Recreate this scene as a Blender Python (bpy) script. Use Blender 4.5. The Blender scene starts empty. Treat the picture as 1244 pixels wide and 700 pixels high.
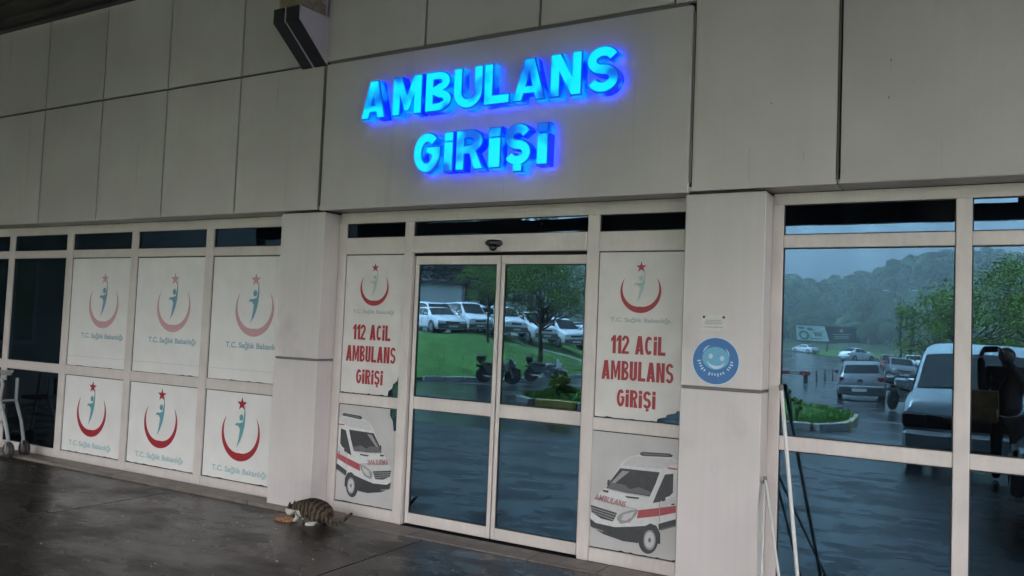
import bpy, bmesh, math, random
from mathutils import Vector, Matrix
R = math.radians
SC = bpy.context.scene
COL = SC.collection
rnd = random.Random(7)

# ------------------------------------------------------------------ camera, sky, sun, exposure
cam = bpy.data.cameras.new('camera'); cam_o = bpy.data.objects.new('camera', cam); COL.objects.link(cam_o)
CAM = Vector((0, -5.43, 1.6))
RIGHT = Vector((0.86563, 0.49901, 0.04077)); UP = Vector((-0.01032, -0.06363, 0.99792)); FWD = Vector((-0.50057, 0.86426, 0.04993))
m3 = Matrix((RIGHT, UP, -FWD)).transposed()
cam_o.matrix_world = Matrix.Translation(CAM) @ m3.to_4x4()
cam.sensor_width = 36; cam.lens = 36 * 1006.7 / 1244; cam.clip_start = 0.05; cam.clip_end = 3000
SC.camera = cam_o
SC.view_settings.view_transform = 'Standard'; SC.view_settings.look = 'None'
SC.view_settings.exposure = 3.5; SC.view_settings.gamma = 1

W = bpy.data.worlds.new('World'); SC.world = W; W.use_nodes = True
wn = W.node_tree; bg = wn.nodes['Background']
sky = wn.nodes.new('ShaderNodeTexSky'); sky.sky_type = 'NISHITA'; sky.sun_disc = False
SUN_EL, SUN_AZ = 54, 282
sky.sun_elevation = R(SUN_EL); sky.sun_rotation = R(SUN_AZ); sky.air_density = 1.0; sky.dust_density = 6.0; sky.ozone_density = 1.0
hsv = wn.nodes.new('ShaderNodeHueSaturation'); hsv.inputs['Saturation'].default_value = 0.14
wn.links.new(sky.outputs[0], hsv.inputs['Color']); wn.links.new(hsv.outputs[0], bg.inputs[0])
bg.inputs[1].default_value = 0.15
sun = bpy.data.lights.new('sun', 'SUN'); sun.energy = 1.5; sun.angle = R(20); sun.color = (1, .95, .89)
so = bpy.data.objects.new('sun', sun); COL.objects.link(so)
az = R(SUN_AZ)   # sky rotation runs clockwise from +Y
sd = Vector((math.sin(az) * math.cos(R(SUN_EL)), math.cos(az) * math.cos(R(SUN_EL)), math.sin(R(SUN_EL))))
so.rotation_euler = sd.to_track_quat('Z', 'Y').to_euler()

# ------------------------------------------------------------------ materials
def mat(name, col, rough=.5, metal=0, spec=.5, emit=None, estr=0, coat=0):
    m = bpy.data.materials.new(name); m.use_nodes = True
    b = m.node_tree.nodes['Principled BSDF']
    b.inputs['Base Color'].default_value = (*col, 1); b.inputs['Roughness'].default_value = rough
    b.inputs['Metallic'].default_value = metal; b.inputs['Specular IOR Level'].default_value = spec
    b.inputs['Coat Weight'].default_value = coat
    if emit: b.inputs['Emission Color'].default_value = (*emit, 1); b.inputs['Emission Strength'].default_value = estr
    return m
def N(m, t, **kw):
    n = m.node_tree.nodes.new(t)
    for k, v in kw.items():
        if k in n.inputs: n.inputs[k].default_value = v
        else: setattr(n, k, v)
    return n
def L(m, a, b): m.node_tree.links.new(a, b)
def bsdf(m): return m.node_tree.nodes['Principled BSDF']
def ramp(m, src, stops, interp='LINEAR'):
    r = N(m, 'ShaderNodeValToRGB'); r.color_ramp.interpolation = interp
    e = r.color_ramp.elements
    while len(e) < len(stops): e.new(.5)
    for i, (p, c) in enumerate(stops):
        e[i].position = p; e[i].color = (*c, 1) if len(c) == 3 else c
    L(m, src, r.inputs[0]); return r.outputs[0]
def noise(m, scale, detail=3, stretch=None, coord='pos', rough=.5):
    if coord == 'pos': c = N(m, 'ShaderNodeNewGeometry').outputs['Position']
    else: c = N(m, 'ShaderNodeTexCoord').outputs['Object']
    if stretch:
        mp = N(m, 'ShaderNodeMapping'); mp.inputs['Scale'].default_value = stretch; L(m, c, mp.inputs[0]); c = mp.outputs[0]
    n = N(m, 'ShaderNodeTexNoise'); n.inputs['Scale'].default_value = scale; n.inputs['Detail'].default_value = detail; n.inputs['Roughness'].default_value = rough
    L(m, c, n.inputs['Vector']); return n.outputs['Fac']
def mul(m, a, b, fac=1.0, kind='MULTIPLY'):
    x = N(m, 'ShaderNodeMix', data_type='RGBA', blend_type=kind); x.inputs[0].default_value = fac
    for v, i in ((a, 6), (b, 7)):
        if isinstance(v, tuple): x.inputs[i].default_value = (*v, 1)
        else: L(m, v, x.inputs[i])
    return x.outputs[2]
def vary(m, col, amt=.12, scale=3, stretch=None, rand=0, coord='pos'):
    c = mul(m, col, ramp(m, noise(m, scale, 5, stretch, coord), [(.3, (1 - amt,) * 3), (.7, (1 + amt * .4,) * 3)]))
    if rand:
        oi = N(m, 'ShaderNodeObjectInfo')
        c = mul(m, c, ramp(m, oi.outputs['Random'], [(0, (1 - rand,) * 3), (1, (1, 1, 1))]))
    L(m, c, bsdf(m).inputs['Base Color']); return c
def bump(m, src, strength=.3, dist=.01):
    b = N(m, 'ShaderNodeBump'); b.inputs['Strength'].default_value = strength; b.inputs['Distance'].default_value = dist
    L(m, src, b.inputs['Height']); L(m, b.outputs[0], bsdf(m).inputs['Normal'])

M = {}
# composite panel, brushed, rain-streaked
m = M['clad'] = mat('cladding_panel', (.47, .45, .43), .42)
c = vary(m, (.62, .562, .545), .13, 1.1, None, .14)
st = ramp(m, noise(m, 5.0, 5, (1, 1, .10)), [(.35, (1, 1, 1)), (.62, (1, 1, 1)), (.82, (.70, .68, .65))])
c = mul(m, c, st, .7)
st2 = ramp(m, noise(m, 22, 3, (1, 1, .03)), [(.3, (.93, .93, .93)), (.7, (1.02, 1.02, 1.02))])
c = mul(m, c, st2, .35)
sp = ramp(m, noise(m, 38, 2), [(.76, (1, 1, 1)), (.80, (.55, .52, .5))]); c = mul(m, c, sp, .6)
L(m, c, bsdf(m).inputs['Base Color']); bump(m, noise(m, .9, 2), .25, .02)
L(m, ramp(m, noise(m, 3, 4), [(.3, (.34,) * 3), (.7, (.52,) * 3)]), bsdf(m).inputs['Roughness'])
m = M['pillar'] = mat('pillar_cladding', (.50, .475, .46), .4)
c = vary(m, (.64, .578, .56), .08, 1.6, None, .04)
gr = ramp(m, noise(m, 2.4, 5), [(.58, (1, 1, 1)), (.78, (.74, .72, .72))]); c = mul(m, c, gr, .8)
c = mul(m, c, ramp(m, noise(m, 26, 3, (1, 1, .03)), [(.3, (.93,) * 3), (.7, (1.02,) * 3)]), .6)
L(m, c, bsdf(m).inputs['Base Color'])
m = M['frame'] = mat('powder_coated_aluminium', (.64, .575, .535), .35)
c = vary(m, (.66, .585, .55), .10, 4); c = mul(m, c, ramp(m, noise(m, 40, 4, (1, 1, .2)), [(.3, (.9, .9, .9)), (.7, (1.03,) * 3)]), .6)
L(m, c, bsdf(m).inputs['Base Color'])
M['joint'] = mat('black_silicone', (.02, .019, .018), .6)
M['gap'] = mat('grey_sealant', (.16, .15, .145), .6)
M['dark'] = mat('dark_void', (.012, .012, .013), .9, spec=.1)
M['steel_dark'] = mat('dark_painted_steel', (.028, .027, .032), .45); vary(M['steel_dark'], (.03, .028, .034), .3, 8)
m = M['deck'] = mat('canopy_decking', (.075, .07, .062), .7); vary(m, (.08, .075, .066), .35, 2.5)
m = M['rust'] = mat('rusty_beam', (.30, .22, .14), .7); vary(m, (.32, .24, .16), .4, 14)
m = M['stone'] = mat('threshold_stone', (.22, .18, .15), .5); vary(m, (.22, .18, .155), .3, 9, None, .2)
m = M['rubber'] = mat('black_rubber', (.018, .018, .018), .7)
M['black'] = mat('black_plastic', (.015, .015, .017), .35)
M['chrome'] = mat('chrome', (.6, .6, .6), .15, 1)
M['alu'] = mat('painted_tube', (.42, .42, .41), .35); vary(M['alu'], (.27, .27, .265), .1, 20)
M['white'] = mat('white_enamel', (.62, .61, .58), .4); vary(M['white'], (.62, .61, .58), .15, 12)
m = M['film'] = mat('white_window_film', (.66, .63, .61), .33); vary(m, (.78, .75, .73), .06, 5); bump(m, noise(m, 14, 3), .08, .004)
m = M['film_old'] = mat('yellowed_window_film', (.60, .55, .52), .4); vary(m, (.68, .635, .61), .10, 6); bump(m, noise(m, 14, 3), .08, .004)
m = M['film_print'] = mat('printed_film', (.5, .48, .47), .4); vary(m, (.51, .485, .475), .10, 5); bump(m, noise(m, 14, 3), .08, .004)
def flat(n, c, amt=.1): M[n] = mat(n, c, .45); vary(M[n], c, amt, 30)
flat('red', (.36, .018, .028)); flat('faded_red', (.60, .33, .36)); flat('teal', (.12, .34, .38)); flat('pale_teal', (.36, .52, .52))
flat('faded_blue', (.16, .34, .43)); flat('caption_blue', (.26, .40, .46)); flat('ghost', (.34, .41, .39)); flat('ghost_teal', (.38, .50, .47))
flat('p_white', (.64, .625, .62)); flat('p_dark', (.045, .045, .05), .3); flat('p_grey', (.30, .29, .29)); flat('p_mid', (.14, .13, .135)); flat('p_red', (.40, .075, .085)); flat('p_fade', (.42, .20, .20)); flat('p_shade', (.55, .53, .53))
flat('sticker_blue', (.035, .16, .42)); flat('sticker_light', (.14, .42, .62)); flat('sticker_white', (.50, .68, .80)); flat('plate', (.62, .60, .57))

def glass_mat(name, tint, trans=.10, wav=.35):
    m = bpy.data.materials.new(name); m.use_nodes = True; nt = m.node_tree
    nt.nodes.clear(); out = nt.nodes.new('ShaderNodeOutputMaterial')
    g = nt.nodes.new('ShaderNodeBsdfGlossy'); g.inputs['Roughness'].default_value = .004; g.inputs['Color'].default_value = (*tint, 1)
    t = nt.nodes.new('ShaderNodeBsdfTransparent'); t.inputs[0].default_value = (trans * .8, trans, trans * 1.05, 1)
    a = nt.nodes.new('ShaderNodeAddShader'); nt.links.new(g.outputs[0], a.inputs[0]); nt.links.new(t.outputs[0], a.inputs[1]); nt.links.new(a.outputs[0], out.inputs[0])
    b = nt.nodes.new('ShaderNodeBump'); b.inputs['Strength'].default_value = wav; b.inputs['Distance'].default_value = .002
    nn = nt.nodes.new('ShaderNodeTexNoise'); nn.inputs['Scale'].default_value = 2.2; nn.inputs['Detail'].default_value = 1
    ge = nt.nodes.new('ShaderNodeNewGeometry'); nt.links.new(ge.outputs['Position'], nn.inputs['Vector'])
    n2 = nt.nodes.new('ShaderNodeTexNoise'); n2.inputs['Scale'].default_value = 3.5; n2.inputs['Detail'].default_value = 6; mp = nt.nodes.new('ShaderNodeMapping'); mp.inputs['Scale'].default_value = (1.6, 1, .5)
    nt.links.new(ge.outputs['Position'], mp.inputs[0]); nt.links.new(mp.outputs[0], n2.inputs['Vector'])
    rr = nt.nodes.new('ShaderNodeMapRange'); rr.inputs[1].default_value = .35; rr.inputs[2].default_value = .7; rr.inputs[3].default_value = 1.0; rr.inputs[4].default_value = .78; nt.links.new(n2.outputs['Fac'], rr.inputs[0])
    vm = nt.nodes.new('ShaderNodeVectorMath'); vm.operation = 'SCALE'; vm.inputs[0].default_value = tint; nt.links.new(rr.outputs[0], vm.inputs['Scale']); nt.links.new(vm.outputs[0], g.inputs['Color'])
    df = nt.nodes.new('ShaderNodeBsdfDiffuse'); n3 = nt.nodes.new('ShaderNodeMapRange'); n3.inputs[1].default_value = .45; n3.inputs[2].default_value = .8; n3.inputs[4].default_value = .010; nt.links.new(n2.outputs['Fac'], n3.inputs[0]); nt.links.new(n3.outputs[0], df.inputs['Color'])
    a2 = nt.nodes.new('ShaderNodeAddShader'); nt.links.new(a.outputs[0], a2.inputs[0]); nt.links.new(df.outputs[0], a2.inputs[1]); nt.links.new(a2.outputs[0], out.inputs[0])
    nt.links.new(nn.outputs['Fac'], b.inputs['Height']); nt.links.new(b.outputs[0], g.inputs['Normal'])
    return m
M['glass'] = glass_mat('blue_solar_glass', (.044, .088, .130))
M['carglass'] = mat('car_glass', (.010, .013, .015), .05, spec=.4)

# ------------------------------------------------------------------ helpers
class MB:
    def __init__(s): s.v = []; s.f = []; s.mi = []; s.cur = 0
    def add(s, vs, fs):
        o = len(s.v); s.v += [tuple(v) for v in vs]; s.f += [tuple(i + o for i in f) for f in fs]; s.mi += [s.cur] * len(fs); return s
    def box(s, x0, x1, y0, y1, z0, z1):
        return s.add([(x0, y0, z0), (x1, y0, z0), (x1, y1, z0), (x0, y1, z0), (x0, y0, z1), (x1, y0, z1), (x1, y1, z1), (x0, y1, z1)],
                     [(0, 3, 2, 1), (4, 5, 6, 7), (0, 1, 5, 4), (1, 2, 6, 5), (2, 3, 7, 6), (3, 0, 4, 7)])
    def tube(s, pts, r, n=8, cap=True):
        pts = [Vector(p) for p in pts]; rs = r if isinstance(r, (list, tuple)) else [r] * len(pts)
        vs = []; fs = []; pu = None
        for i, p in enumerate(pts):
            d = (pts[min(i + 1, len(pts) - 1)] - pts[max(i - 1, 0)]).normalized()
            u = d.orthogonal().normalized() if pu is None else (pu - d * pu.dot(d)).normalized()
            pu = u; w = d.cross(u)
            for k in range(n):
                a = 2 * math.pi * k / n; vs.append(p + (u * math.cos(a) + w * math.sin(a)) * rs[i])
        for i in range(len(pts) - 1):
            for k in range(n): fs.append((i * n + k, i * n + (k + 1) % n, (i + 1) * n + (k + 1) % n, (i + 1) * n + k))
        if cap: fs.append(tuple(range(n - 1, -1, -1))); fs.append(tuple(range((len(pts) - 1) * n, len(pts) * n)))
        return s.add(vs, fs)
    def lathe(s, prof, c=(0, 0, 0), axis='z', n=20):
        vs = []; fs = []
        for r, h in prof:
            for k in range(n):
                a = 2 * math.pi * k / n; x, y = r * math.cos(a), r * math.sin(a)
                q = {'z': (x, y, h), 'y': (x, h, y), 'x': (h, x, y)}[axis]
                vs.append((q[0] + c[0], q[1] + c[1], q[2] + c[2]))
        for i in range(len(prof) - 1):
            for k in range(n): fs.append((i * n + k, i * n + (k + 1) % n, (i + 1) * n + (k + 1) % n, (i + 1) * n + k))
        fs.append(tuple(range(n))); fs.append(tuple(range((len(prof) - 1) * n, len(prof) * n)))
        return s.add(vs, fs)
    def poly(s, pts): return s.add(pts, [tuple(range(len(pts)))])
    def prism(s, pts, d):      # pts (x,z) outline -> solid between y=d[0] and y=d[1]
        n = len(pts); vs = [(x, d[0], z) for x, z in pts] + [(x, d[1], z) for x, z in pts]
        fs = [tuple(range(n)), tuple(range(2 * n - 1, n - 1, -1))] + [(i, i + n, (i + 1) % n + n, (i + 1) % n) for i in range(n)]
        return s.add(vs, fs)
    def blob(s, c, r, n=8, k=5, jit=0, rr=None):
        rr = rr or rnd; vs = [(c[0], c[1], c[2] + r[2])]; fs = []
        for i in range(1, k):
            t = math.pi * i / k
            for j in range(n):
                a = 2 * math.pi * j / n; q = 1 + (rr.random() - .5) * jit
                vs.append((c[0] + r[0] * math.sin(t) * math.cos(a) * q, c[1] + r[1] * math.sin(t) * math.sin(a) * q, c[2] + r[2] * math.cos(t) * q))
        vs.append((c[0], c[1], c[2] - r[2])); e = len(vs) - 1
        for j in range(n): fs.append((0, 1 + j, 1 + (j + 1) % n)); fs.append((e, e - n + (j + 1) % n, e - n + j))
        for i in range(k - 2):
            for j in range(n):
                a = 1 + i * n + j; b = 1 + i * n + (j + 1) % n; fs.append((a, a + n, b + n, b))
        return s.add(vs, fs)
    def build(s, name, ms, parent=None, smooth=False, bevel=0):
        me = bpy.data.meshes.new(name); me.from_pydata(s.v, [], s.f)
        for m in (ms if isinstance(ms, (list, tuple)) else [ms]): me.materials.append(m)
        if any(s.mi): me.polygons.foreach_set('material_index', s.mi)
        bm = bmesh.new(); bm.from_mesh(me); bmesh.ops.recalc_face_normals(bm, faces=bm.faces)
        if bevel: bmesh.ops.bevel(bm, geom=bm.edges[:], offset=bevel, segments=1, affect='EDGES')
        bm.to_mesh(me); bm.free()
        if smooth: me.shade_smooth(); me.set_sharp_from_angle(angle=R(38 if smooth is True else smooth))
        me.update(); o = bpy.data.objects.new(name, me); COL.objects.link(o)
        if parent: o.parent = parent
        return o
def tag(o, label=None, cat=None, group=None, kind=None):
    for k, v in (('label', label), ('category', cat), ('group', group), ('kind', kind)):
        if v: o[k] = v
    return o
def thing(name, label, cat, loc=(0, 0, 0), rz=0, group=None):
    o = bpy.data.objects.new(name, None); COL.objects.link(o); o.location = loc; o.rotation_euler = (0, 0, rz); o.empty_display_size = .2
    return tag(o, label, cat, group)
def dup(o, parent=None, **kw):
    c = o.copy(); COL.objects.link(c); c.parent = parent
    for ch in list(o.children): dup(ch, c)
    return c
def box(name, ms, parent, *b, bevel=0): return MB().box(*b).build(name, ms, parent, bevel=bevel)
def P3(a, y): return [(x, y, z) for x, z in a]

def skin(name, verts, edges, radii, ms, parent, sub=2, root=0):
    me = bpy.data.meshes.new(name); me.from_pydata(verts, edges, [])
    o = bpy.data.objects.new(name, me); COL.objects.link(o)
    sk = o.modifiers.new('s', 'SKIN'); sk.use_smooth_shade = True
    for i, r in enumerate(radii):
        v = me.skin_vertices[0].data[i]; v.radius = (r, r) if not isinstance(r, tuple) else r
        v.use_root = (i == root)
    ss = o.modifiers.new('u', 'SUBSURF'); ss.levels = sub; ss.render_levels = sub
    dg = bpy.context.evaluated_depsgraph_get(); dg.update()
    nm = bpy.data.meshes.new_from_object(o.evaluated_get(dg)); nm.materials.clear()
    bpy.data.objects.remove(o)
    for x in (ms if isinstance(ms, (list, tuple)) else [ms]): nm.materials.append(x)
    nm.shade_smooth()
    o = bpy.data.objects.new(name, nm); nm.name = name; COL.objects.link(o)
    if parent: o.parent = parent
    return o

def text_mesh(body, offset=0.0, extrude=0.0, bevel=0.0):
    cu = bpy.data.curves.new('t', 'FONT'); cu.body = body; cu.offset = offset; cu.extrude = extrude; cu.resolution_u = 5
    cu.bevel_depth = bevel; cu.bevel_resolution = 1
    o = bpy.data.objects.new('t', cu); COL.objects.link(o)
    dg = bpy.context.evaluated_depsgraph_get(); dg.update()
    me = bpy.data.meshes.new_from_object(o.evaluated_get(dg)); bpy.data.objects.remove(o)
    vs = [v.co.copy() for v in me.vertices]; fs = [tuple(p.vertices) for p in me.polygons]
    bpy.data.meshes.remove(me); return vs, fs
def text(name, body, x0, x1, z0, z1, y, m, parent, offset=.02, depth=0.0, mirror=False, z_fit='HX', shear=0):
    """flat lettering on a plane facing -y; x0..x1 by z0..z1 is the box of the ink (z_fit = letters that set cap height)"""
    vs, fs = text_mesh(body, offset)
    ref, _ = text_mesh(z_fit, offset) if z_fit else (vs, 0)
    ax, bx = min(v.x for v in vs), max(v.x for v in vs); ay, by = min(v.y for v in ref), max(v.y for v in ref)
    mb = MB(); q = []
    for v in vs:
        t = (v.x - ax) / (bx - ax); u = (v.y - ay) / (by - ay)
        if mirror: t = 1 - t
        q.append((x0 + (x1 - x0) * t + shear * u, y - v.z, z0 + (z1 - z0) * u))
    mb.add(q, fs)
    o = mb.build(name, m, parent)
    if depth:
        bm = bmesh.new(); bm.from_mesh(o.data); bmesh.ops.dissolve_limit(bm, angle_limit=.01, verts=bm.verts, edges=bm.edges)
        g = bmesh.ops.extrude_face_region(bm, geom=bm.faces[:]); bmesh.ops.translate(bm, verts=[v for v in g['geom'] if isinstance(v, bmesh.types.BMVert)], vec=(0, depth, 0))
        bmesh.ops.recalc_face_normals(bm, faces=bm.faces); bm.to_mesh(o.data); bm.free()
    return o


# ------------------------------------------------------------------ bold condensed capitals drawn as outlines
def _arc(cx, cz, rx, rz, a0, a1, n=14): return [(cx + rx * math.cos(R(a0 + (a1 - a0) * i / n)), cz + rz * math.sin(R(a0 + (a1 - a0) * i / n))) for i in range(n + 1)]
def _strip(c, t):
    Lp, Rp = [], []
    for i, p in enumerate(c):
        a = c[max(i - 1, 0)]; b = c[min(i + 1, len(c) - 1)]; dx, dz = b[0] - a[0], b[1] - a[1]; l = math.hypot(dx, dz) or 1
        nx, nz = -dz / l * t / 2, dx / l * t / 2; Lp.append((p[0] + nx, p[1] + nz)); Rp.append((p[0] - nx, p[1] - nz))
    return Lp + Rp[::-1]
def glyph(ch, w, h, t):
    a = 1.12 * t; rz = (h - t) / 4
    if ch == 'I': return [[(0, 0), (0, h), (w, h), (w, 0)]]
    if ch == 'İ': return [[(0, 0), (0, h * .745), (w, h * .745), (w, 0)], [(0, h * .79), (0, h), (w, h), (w, h * .79)]]
    if ch == 'L': return [[(0, 0), (0, h), (t, h), (t, t * .95), (w, t * .95), (w, 0)]]
    if ch == 'N': return [[(0, 0), (0, h), (a, h), (w - t, h * .38), (w - t, h), (w, h), (w, 0), (w - a, 0), (t, h * .62), (t, 0)]]
    if ch == 'M':
        t = min(t, w * .27); a = 1.15 * t
        return [[(0, 0), (0, h), (a, h), (w / 2, h * .46), (w - a, h), (w, h), (w, 0), (w - t, 0), (w - t, h * .60), (w / 2 + .3 * t, h * .10), (w / 2 - .3 * t, h * .10), (t, h * .60), (t, 0)]]
    if ch == 'A':
        b = .58 * t; q = 1.02 * t; s = (w / 2 - b) / h; z1 = .17 * h; z2 = z1 + .72 * t; zt = (w / 2 - q) / s
        return [[(0, 0), (w / 2 - b, h), (w / 2 + b, h), (w, 0), (w - q, 0), (w - q - s * z1, z1), (q + s * z1, z1), (q, 0)], [(q + s * z2, z2), (w - q - s * z2, z2), (w / 2, zt)]]
    if ch == 'U':
        r = min(w / 2, h * .45); return [[(0, h)] + _arc(w / 2, r, w / 2, r, 180, 360) + [(w, h), (w - t, h)] + _arc(w / 2, r, w / 2 - t, max(r - t, .01), 360, 180) + [(t, h)]]
    if ch == 'B':
        u = t * .82
        return [[(0, 0), (0, h), (w * .5, h)] + _arc(w * .5, h * .755, w * .44, h * .245, 90, -70) + _arc(w * .5, h * .265, w * .5, h * .265, 70, -90),
                [(t, h * .51 + u * .45), (t, h - u)] + _arc(w * .5, h * .755, max(w * .44 - t, .01), h * .245 - u, 90, -90, 8), [(t, u), (t, h * .51 - u * .45)] + _arc(w * .5, h * .26, max(w * .5 - t, .01), h * .25 - u, 90, -90, 8)]
    if ch == 'R':
        u = t * .82
        return [[(0, 0), (0, h), (w * .5, h)] + _arc(w * .5, h * .715, w * .46, h * .285, 90, -62) + [(w, 0), (w - a, 0), (w * .5, h * .41), (t, h * .41), (t, 0)],
                [(t, h * .43 + u * .85), (t, h - u)] + _arc(w * .5, h * .715, max(w * .46 - t, .01), h * .285 - u, 90, -90, 8)]
    if ch in 'SŞ':
        o = [_strip(_arc(w / 2, h - t / 2 - rz, w / 2 - t / 2, rz, 22, 262) + _arc(w / 2, t / 2 + rz, w / 2 - t / 2, rz, 82, -158), t)]
        if ch == 'Ş': o.append([(w * .36, -h * .15), (w * .36, -.001), (w * .36 + t * 1.05, -.001), (w * .36 + t * 1.05, -h * .15)])
        return o
    if ch == 'G': return [_strip(_arc(w / 2, h / 2, w / 2 - t / 2, h / 2 - t / 2, 45, 360, 24), t), [(w * .5, h * .5 + .0008), (w * .5, h * .5 + t * .62), (w, h * .5 + t * .62), (w, h * .5 + .0008)]]
    if ch == 'C': return [_strip(_arc(w / 2, h / 2, w / 2 - t / 2, h / 2 - t / 2, 42, 318, 20), t)]
    if ch == '1': return [[(w * .45, 0), (w * .45, h * .72), (w * .05, h * .62), (w * .05, h * .80), (w * .55, h), (w * .45 + t, h), (w * .45 + t, 0)]]
    if ch == '2': return [_arc(w / 2, h * .72, w / 2, h * .28, 180, -32) + [(t * 1.25, t * .95), (w, t * .95), (w, 0), (0, 0), (0, t * .85)] + _arc(w / 2, h * .72, w / 2 - t, max(h * .28 - t, .01), -28, 180)]
    return []
def outline_mesh(name, loops, y, depth, m, parent):
    """filled outlines (holes by even-odd) lying in x-z, from y (front) to y+depth"""
    cu = bpy.data.curves.new('g', 'CURVE'); cu.dimensions = '2D'; cu.fill_mode = 'BOTH'; cu.extrude = depth / 2
    for lp in loops:
        sp = cu.splines.new('POLY'); sp.points.add(len(lp) - 1); sp.use_cyclic_u = True
        for p, q in zip(sp.points, lp): p.co = (q[0], q[1], 0, 1)
    o = bpy.data.objects.new('g', cu); COL.objects.link(o)
    dg = bpy.context.evaluated_depsgraph_get(); dg.update()
    me = bpy.data.meshes.new_from_object(o.evaluated_get(dg)); bpy.data.objects.remove(o)
    mb = MB(); mb.add([(v.co.x, y + depth / 2 - v.co.z, v.co.y) for v in me.vertices], [tuple(p.vertices) for p in me.polygons]); bpy.data.meshes.remove(me)
    return mb.build(name, m, parent)
WID = {'I': .42, 'İ': .42, '1': .62, ' ': .55, 'M': 1.3, 'A': 1.15, 'N': 1.1}
def word(body, x0, x1, z0, z1, tfrac=.2):
    h = z1 - z0; ws = [WID.get(c, 1.0) for c in body]; gap = .13; tot = sum(ws) + gap * (len(ws) - 1); k = (x1 - x0) / tot; tfrac = tfrac; out = []; x = x0
    for c, w in zip(body, ws):
        out += [[(px + x, pz + z0) for px, pz in lp] for lp in glyph(c, w * k, h, min(tfrac * h, (.35 if c in 'GSŞC2' else .43) * k))] if c != ' ' else []
        x += (w + gap) * k
    return out

# ------------------------------------------------------------------ terrain
KERB = [(-24, 4), (-21.5, -10), (-19.1, -20.8), (-17.0, -26.5), (-16.9, -31), (-19, -42), (-24, -62), (-34, -100)]
def side_kerb(x, y):       # signed distance, positive on the bank (to the left of the kerb line)
    best = 1e9; sg = 1
    for a, b in zip(KERB, KERB[1:]):
        dx, dy = b[0] - a[0], b[1] - a[1]; l2 = dx * dx + dy * dy
        t = max(0, min(1, ((x - a[0]) * dx + (y - a[1]) * dy) / l2)); px, py = a[0] + dx * t, a[1] + dy * t
        d = math.hypot(x - px, y - py)
        if d < best: best = d; sg = 1 if (dx * (y - a[1]) - dy * (x - a[0])) < 0 else -1
    return best * sg
def base_h(y):
    if y > -6: return 0.0
    if y > -22: return (y + 6) / 16 * .55
    return -.55
def ground_h(x, y): return base_h(y)
def bank_h(x, y):
    s = side_kerb(x, y)
    return base_h(y) + .12 + max(0, min(1.72, s * .235)) + (.05 * math.sin(x * 1.3) * math.sin(y * .9) if 0.6 < s < 6.5 else 0)

m = M['asphalt'] = mat('wet_asphalt', (.04, .04, .042), .2, spec=.3)
vary(m, (.030, .031, .033), .35, .8)
pud = noise(m, .22, 4, (1, 2.6, 1), rough=.6)
L(m, ramp(m, pud, [(.46, (.04,) * 3), (.54, (.14,) * 3), (.66, (.40,) * 3)]), bsdf(m).inputs['Roughness'])
nb = N(m, 'ShaderNodeMix', data_type='FLOAT'); L(m, noise(m, 60, 2), nb.inputs[2]); L(m, noise(m, 2.2, 3, (1, 2.2, 1)), nb.inputs[3]); nb.inputs[0].default_value = .7
bump(m, nb.outputs[0], .35, .02)
mb = MB(); xs = [-400, -200, -120, -80, -60, -45, -35, -30, -25, -20, -15, -10, -5, 0, 5, 10, 20, 40, 80, 200, 400]; ys = [40, 20, 9, -5.6, -6, -8, -10, -12, -14, -16, -18, -20, -22, -30, -50, -80, -120, -180, -260, -400, -520]
for y in ys:
    for x in xs: mb.v.append((x, y, ground_h(x, y) - .012))
nx = len(xs)
for j in range(len(ys) - 1):
    for i in range(nx - 1): mb.f.append((j * nx + i, j * nx + i + 1, (j + 1) * nx + i + 1, (j + 1) * nx + i)); mb.mi.append(0)
tag(mb.build('ground', M['asphalt']), kind='structure')

# forecourt: stamped concrete bays, wet
m = M['conc'] = mat('wet_dark_concrete', (.05, .045, .04), .25, spec=.26)
c = vary(m, (.027, .0185, .0145), .45, .9, None, .12)
c = mul(m, c, ramp(m, noise(m, 7, 6, None, 'pos', .7), [(.3, (.62,) * 3), (.7, (1.15,) * 3)]), .8)
c = mul(m, c, ramp(m, noise(m, 130, 2), [(.68, (1, 1, 1)), (.76, (1.9, 1.8, 1.7))]), .5)
L(m, c, bsdf(m).inputs['Base Color'])
L(m, ramp(m, noise(m, 1.3, 9, (1, 1.7, 1), rough=.68), [(.36, (.11,) * 3), (.50, (.27,) * 3), (.66, (.48,) * 3)]), bsdf(m).inputs['Roughness'])
nb = N(m, 'ShaderNodeMix', data_type='FLOAT'); L(m, noise(m, 90, 3), nb.inputs[2]); L(m, noise(m, 5, 4), nb.inputs[3]); nb.inputs[0].default_value = .55
bump(m, nb.outputs[0], .35, .012)
pav = tag(bpy.data.objects.new('pavement', None), kind='structure'); COL.objects.link(pav)
JX = [-3.66 + 2.77 * k for k in range(-5, 1)] + [4.65]
for i in range(len(JX) - 1):
    o = MB().box(JX[i] + .004, JX[i + 1] - .004, -2.9, -.272, -.12, 0.0).build('paving_slab', M['conc'], pav, bevel=.004)
MB().box(JX[0] + .004, JX[-1] - .004, -5.9, -2.906, -.12, 0.0).build('paving_slab', M['conc'], pav, bevel=.004)
box('paving_bed', M['dark'], pav, JX[0], JX[-1], -5.88, .4, -.2, -.008)
# stone ledge at the foot of the glazing
for i in range(17):
    x0 = -12.2 + i * .95
    if -4.9 < x0 < -2.0: continue
    MB().box(x0 + .004, x0 + .946, -.262, -.062, -.05, .028 if x0 < -5.2 else .01).build('ledge_stone', M['stone'], pav, bevel=.004)
for i in range(6):
    x0 = -4.87 + i * .523
    MB().box(x0 + .003, x0 + .52, -.268, -.035, -.05, .006).build('threshold_stone', M['stone'], pav, bevel=.003)

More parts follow.
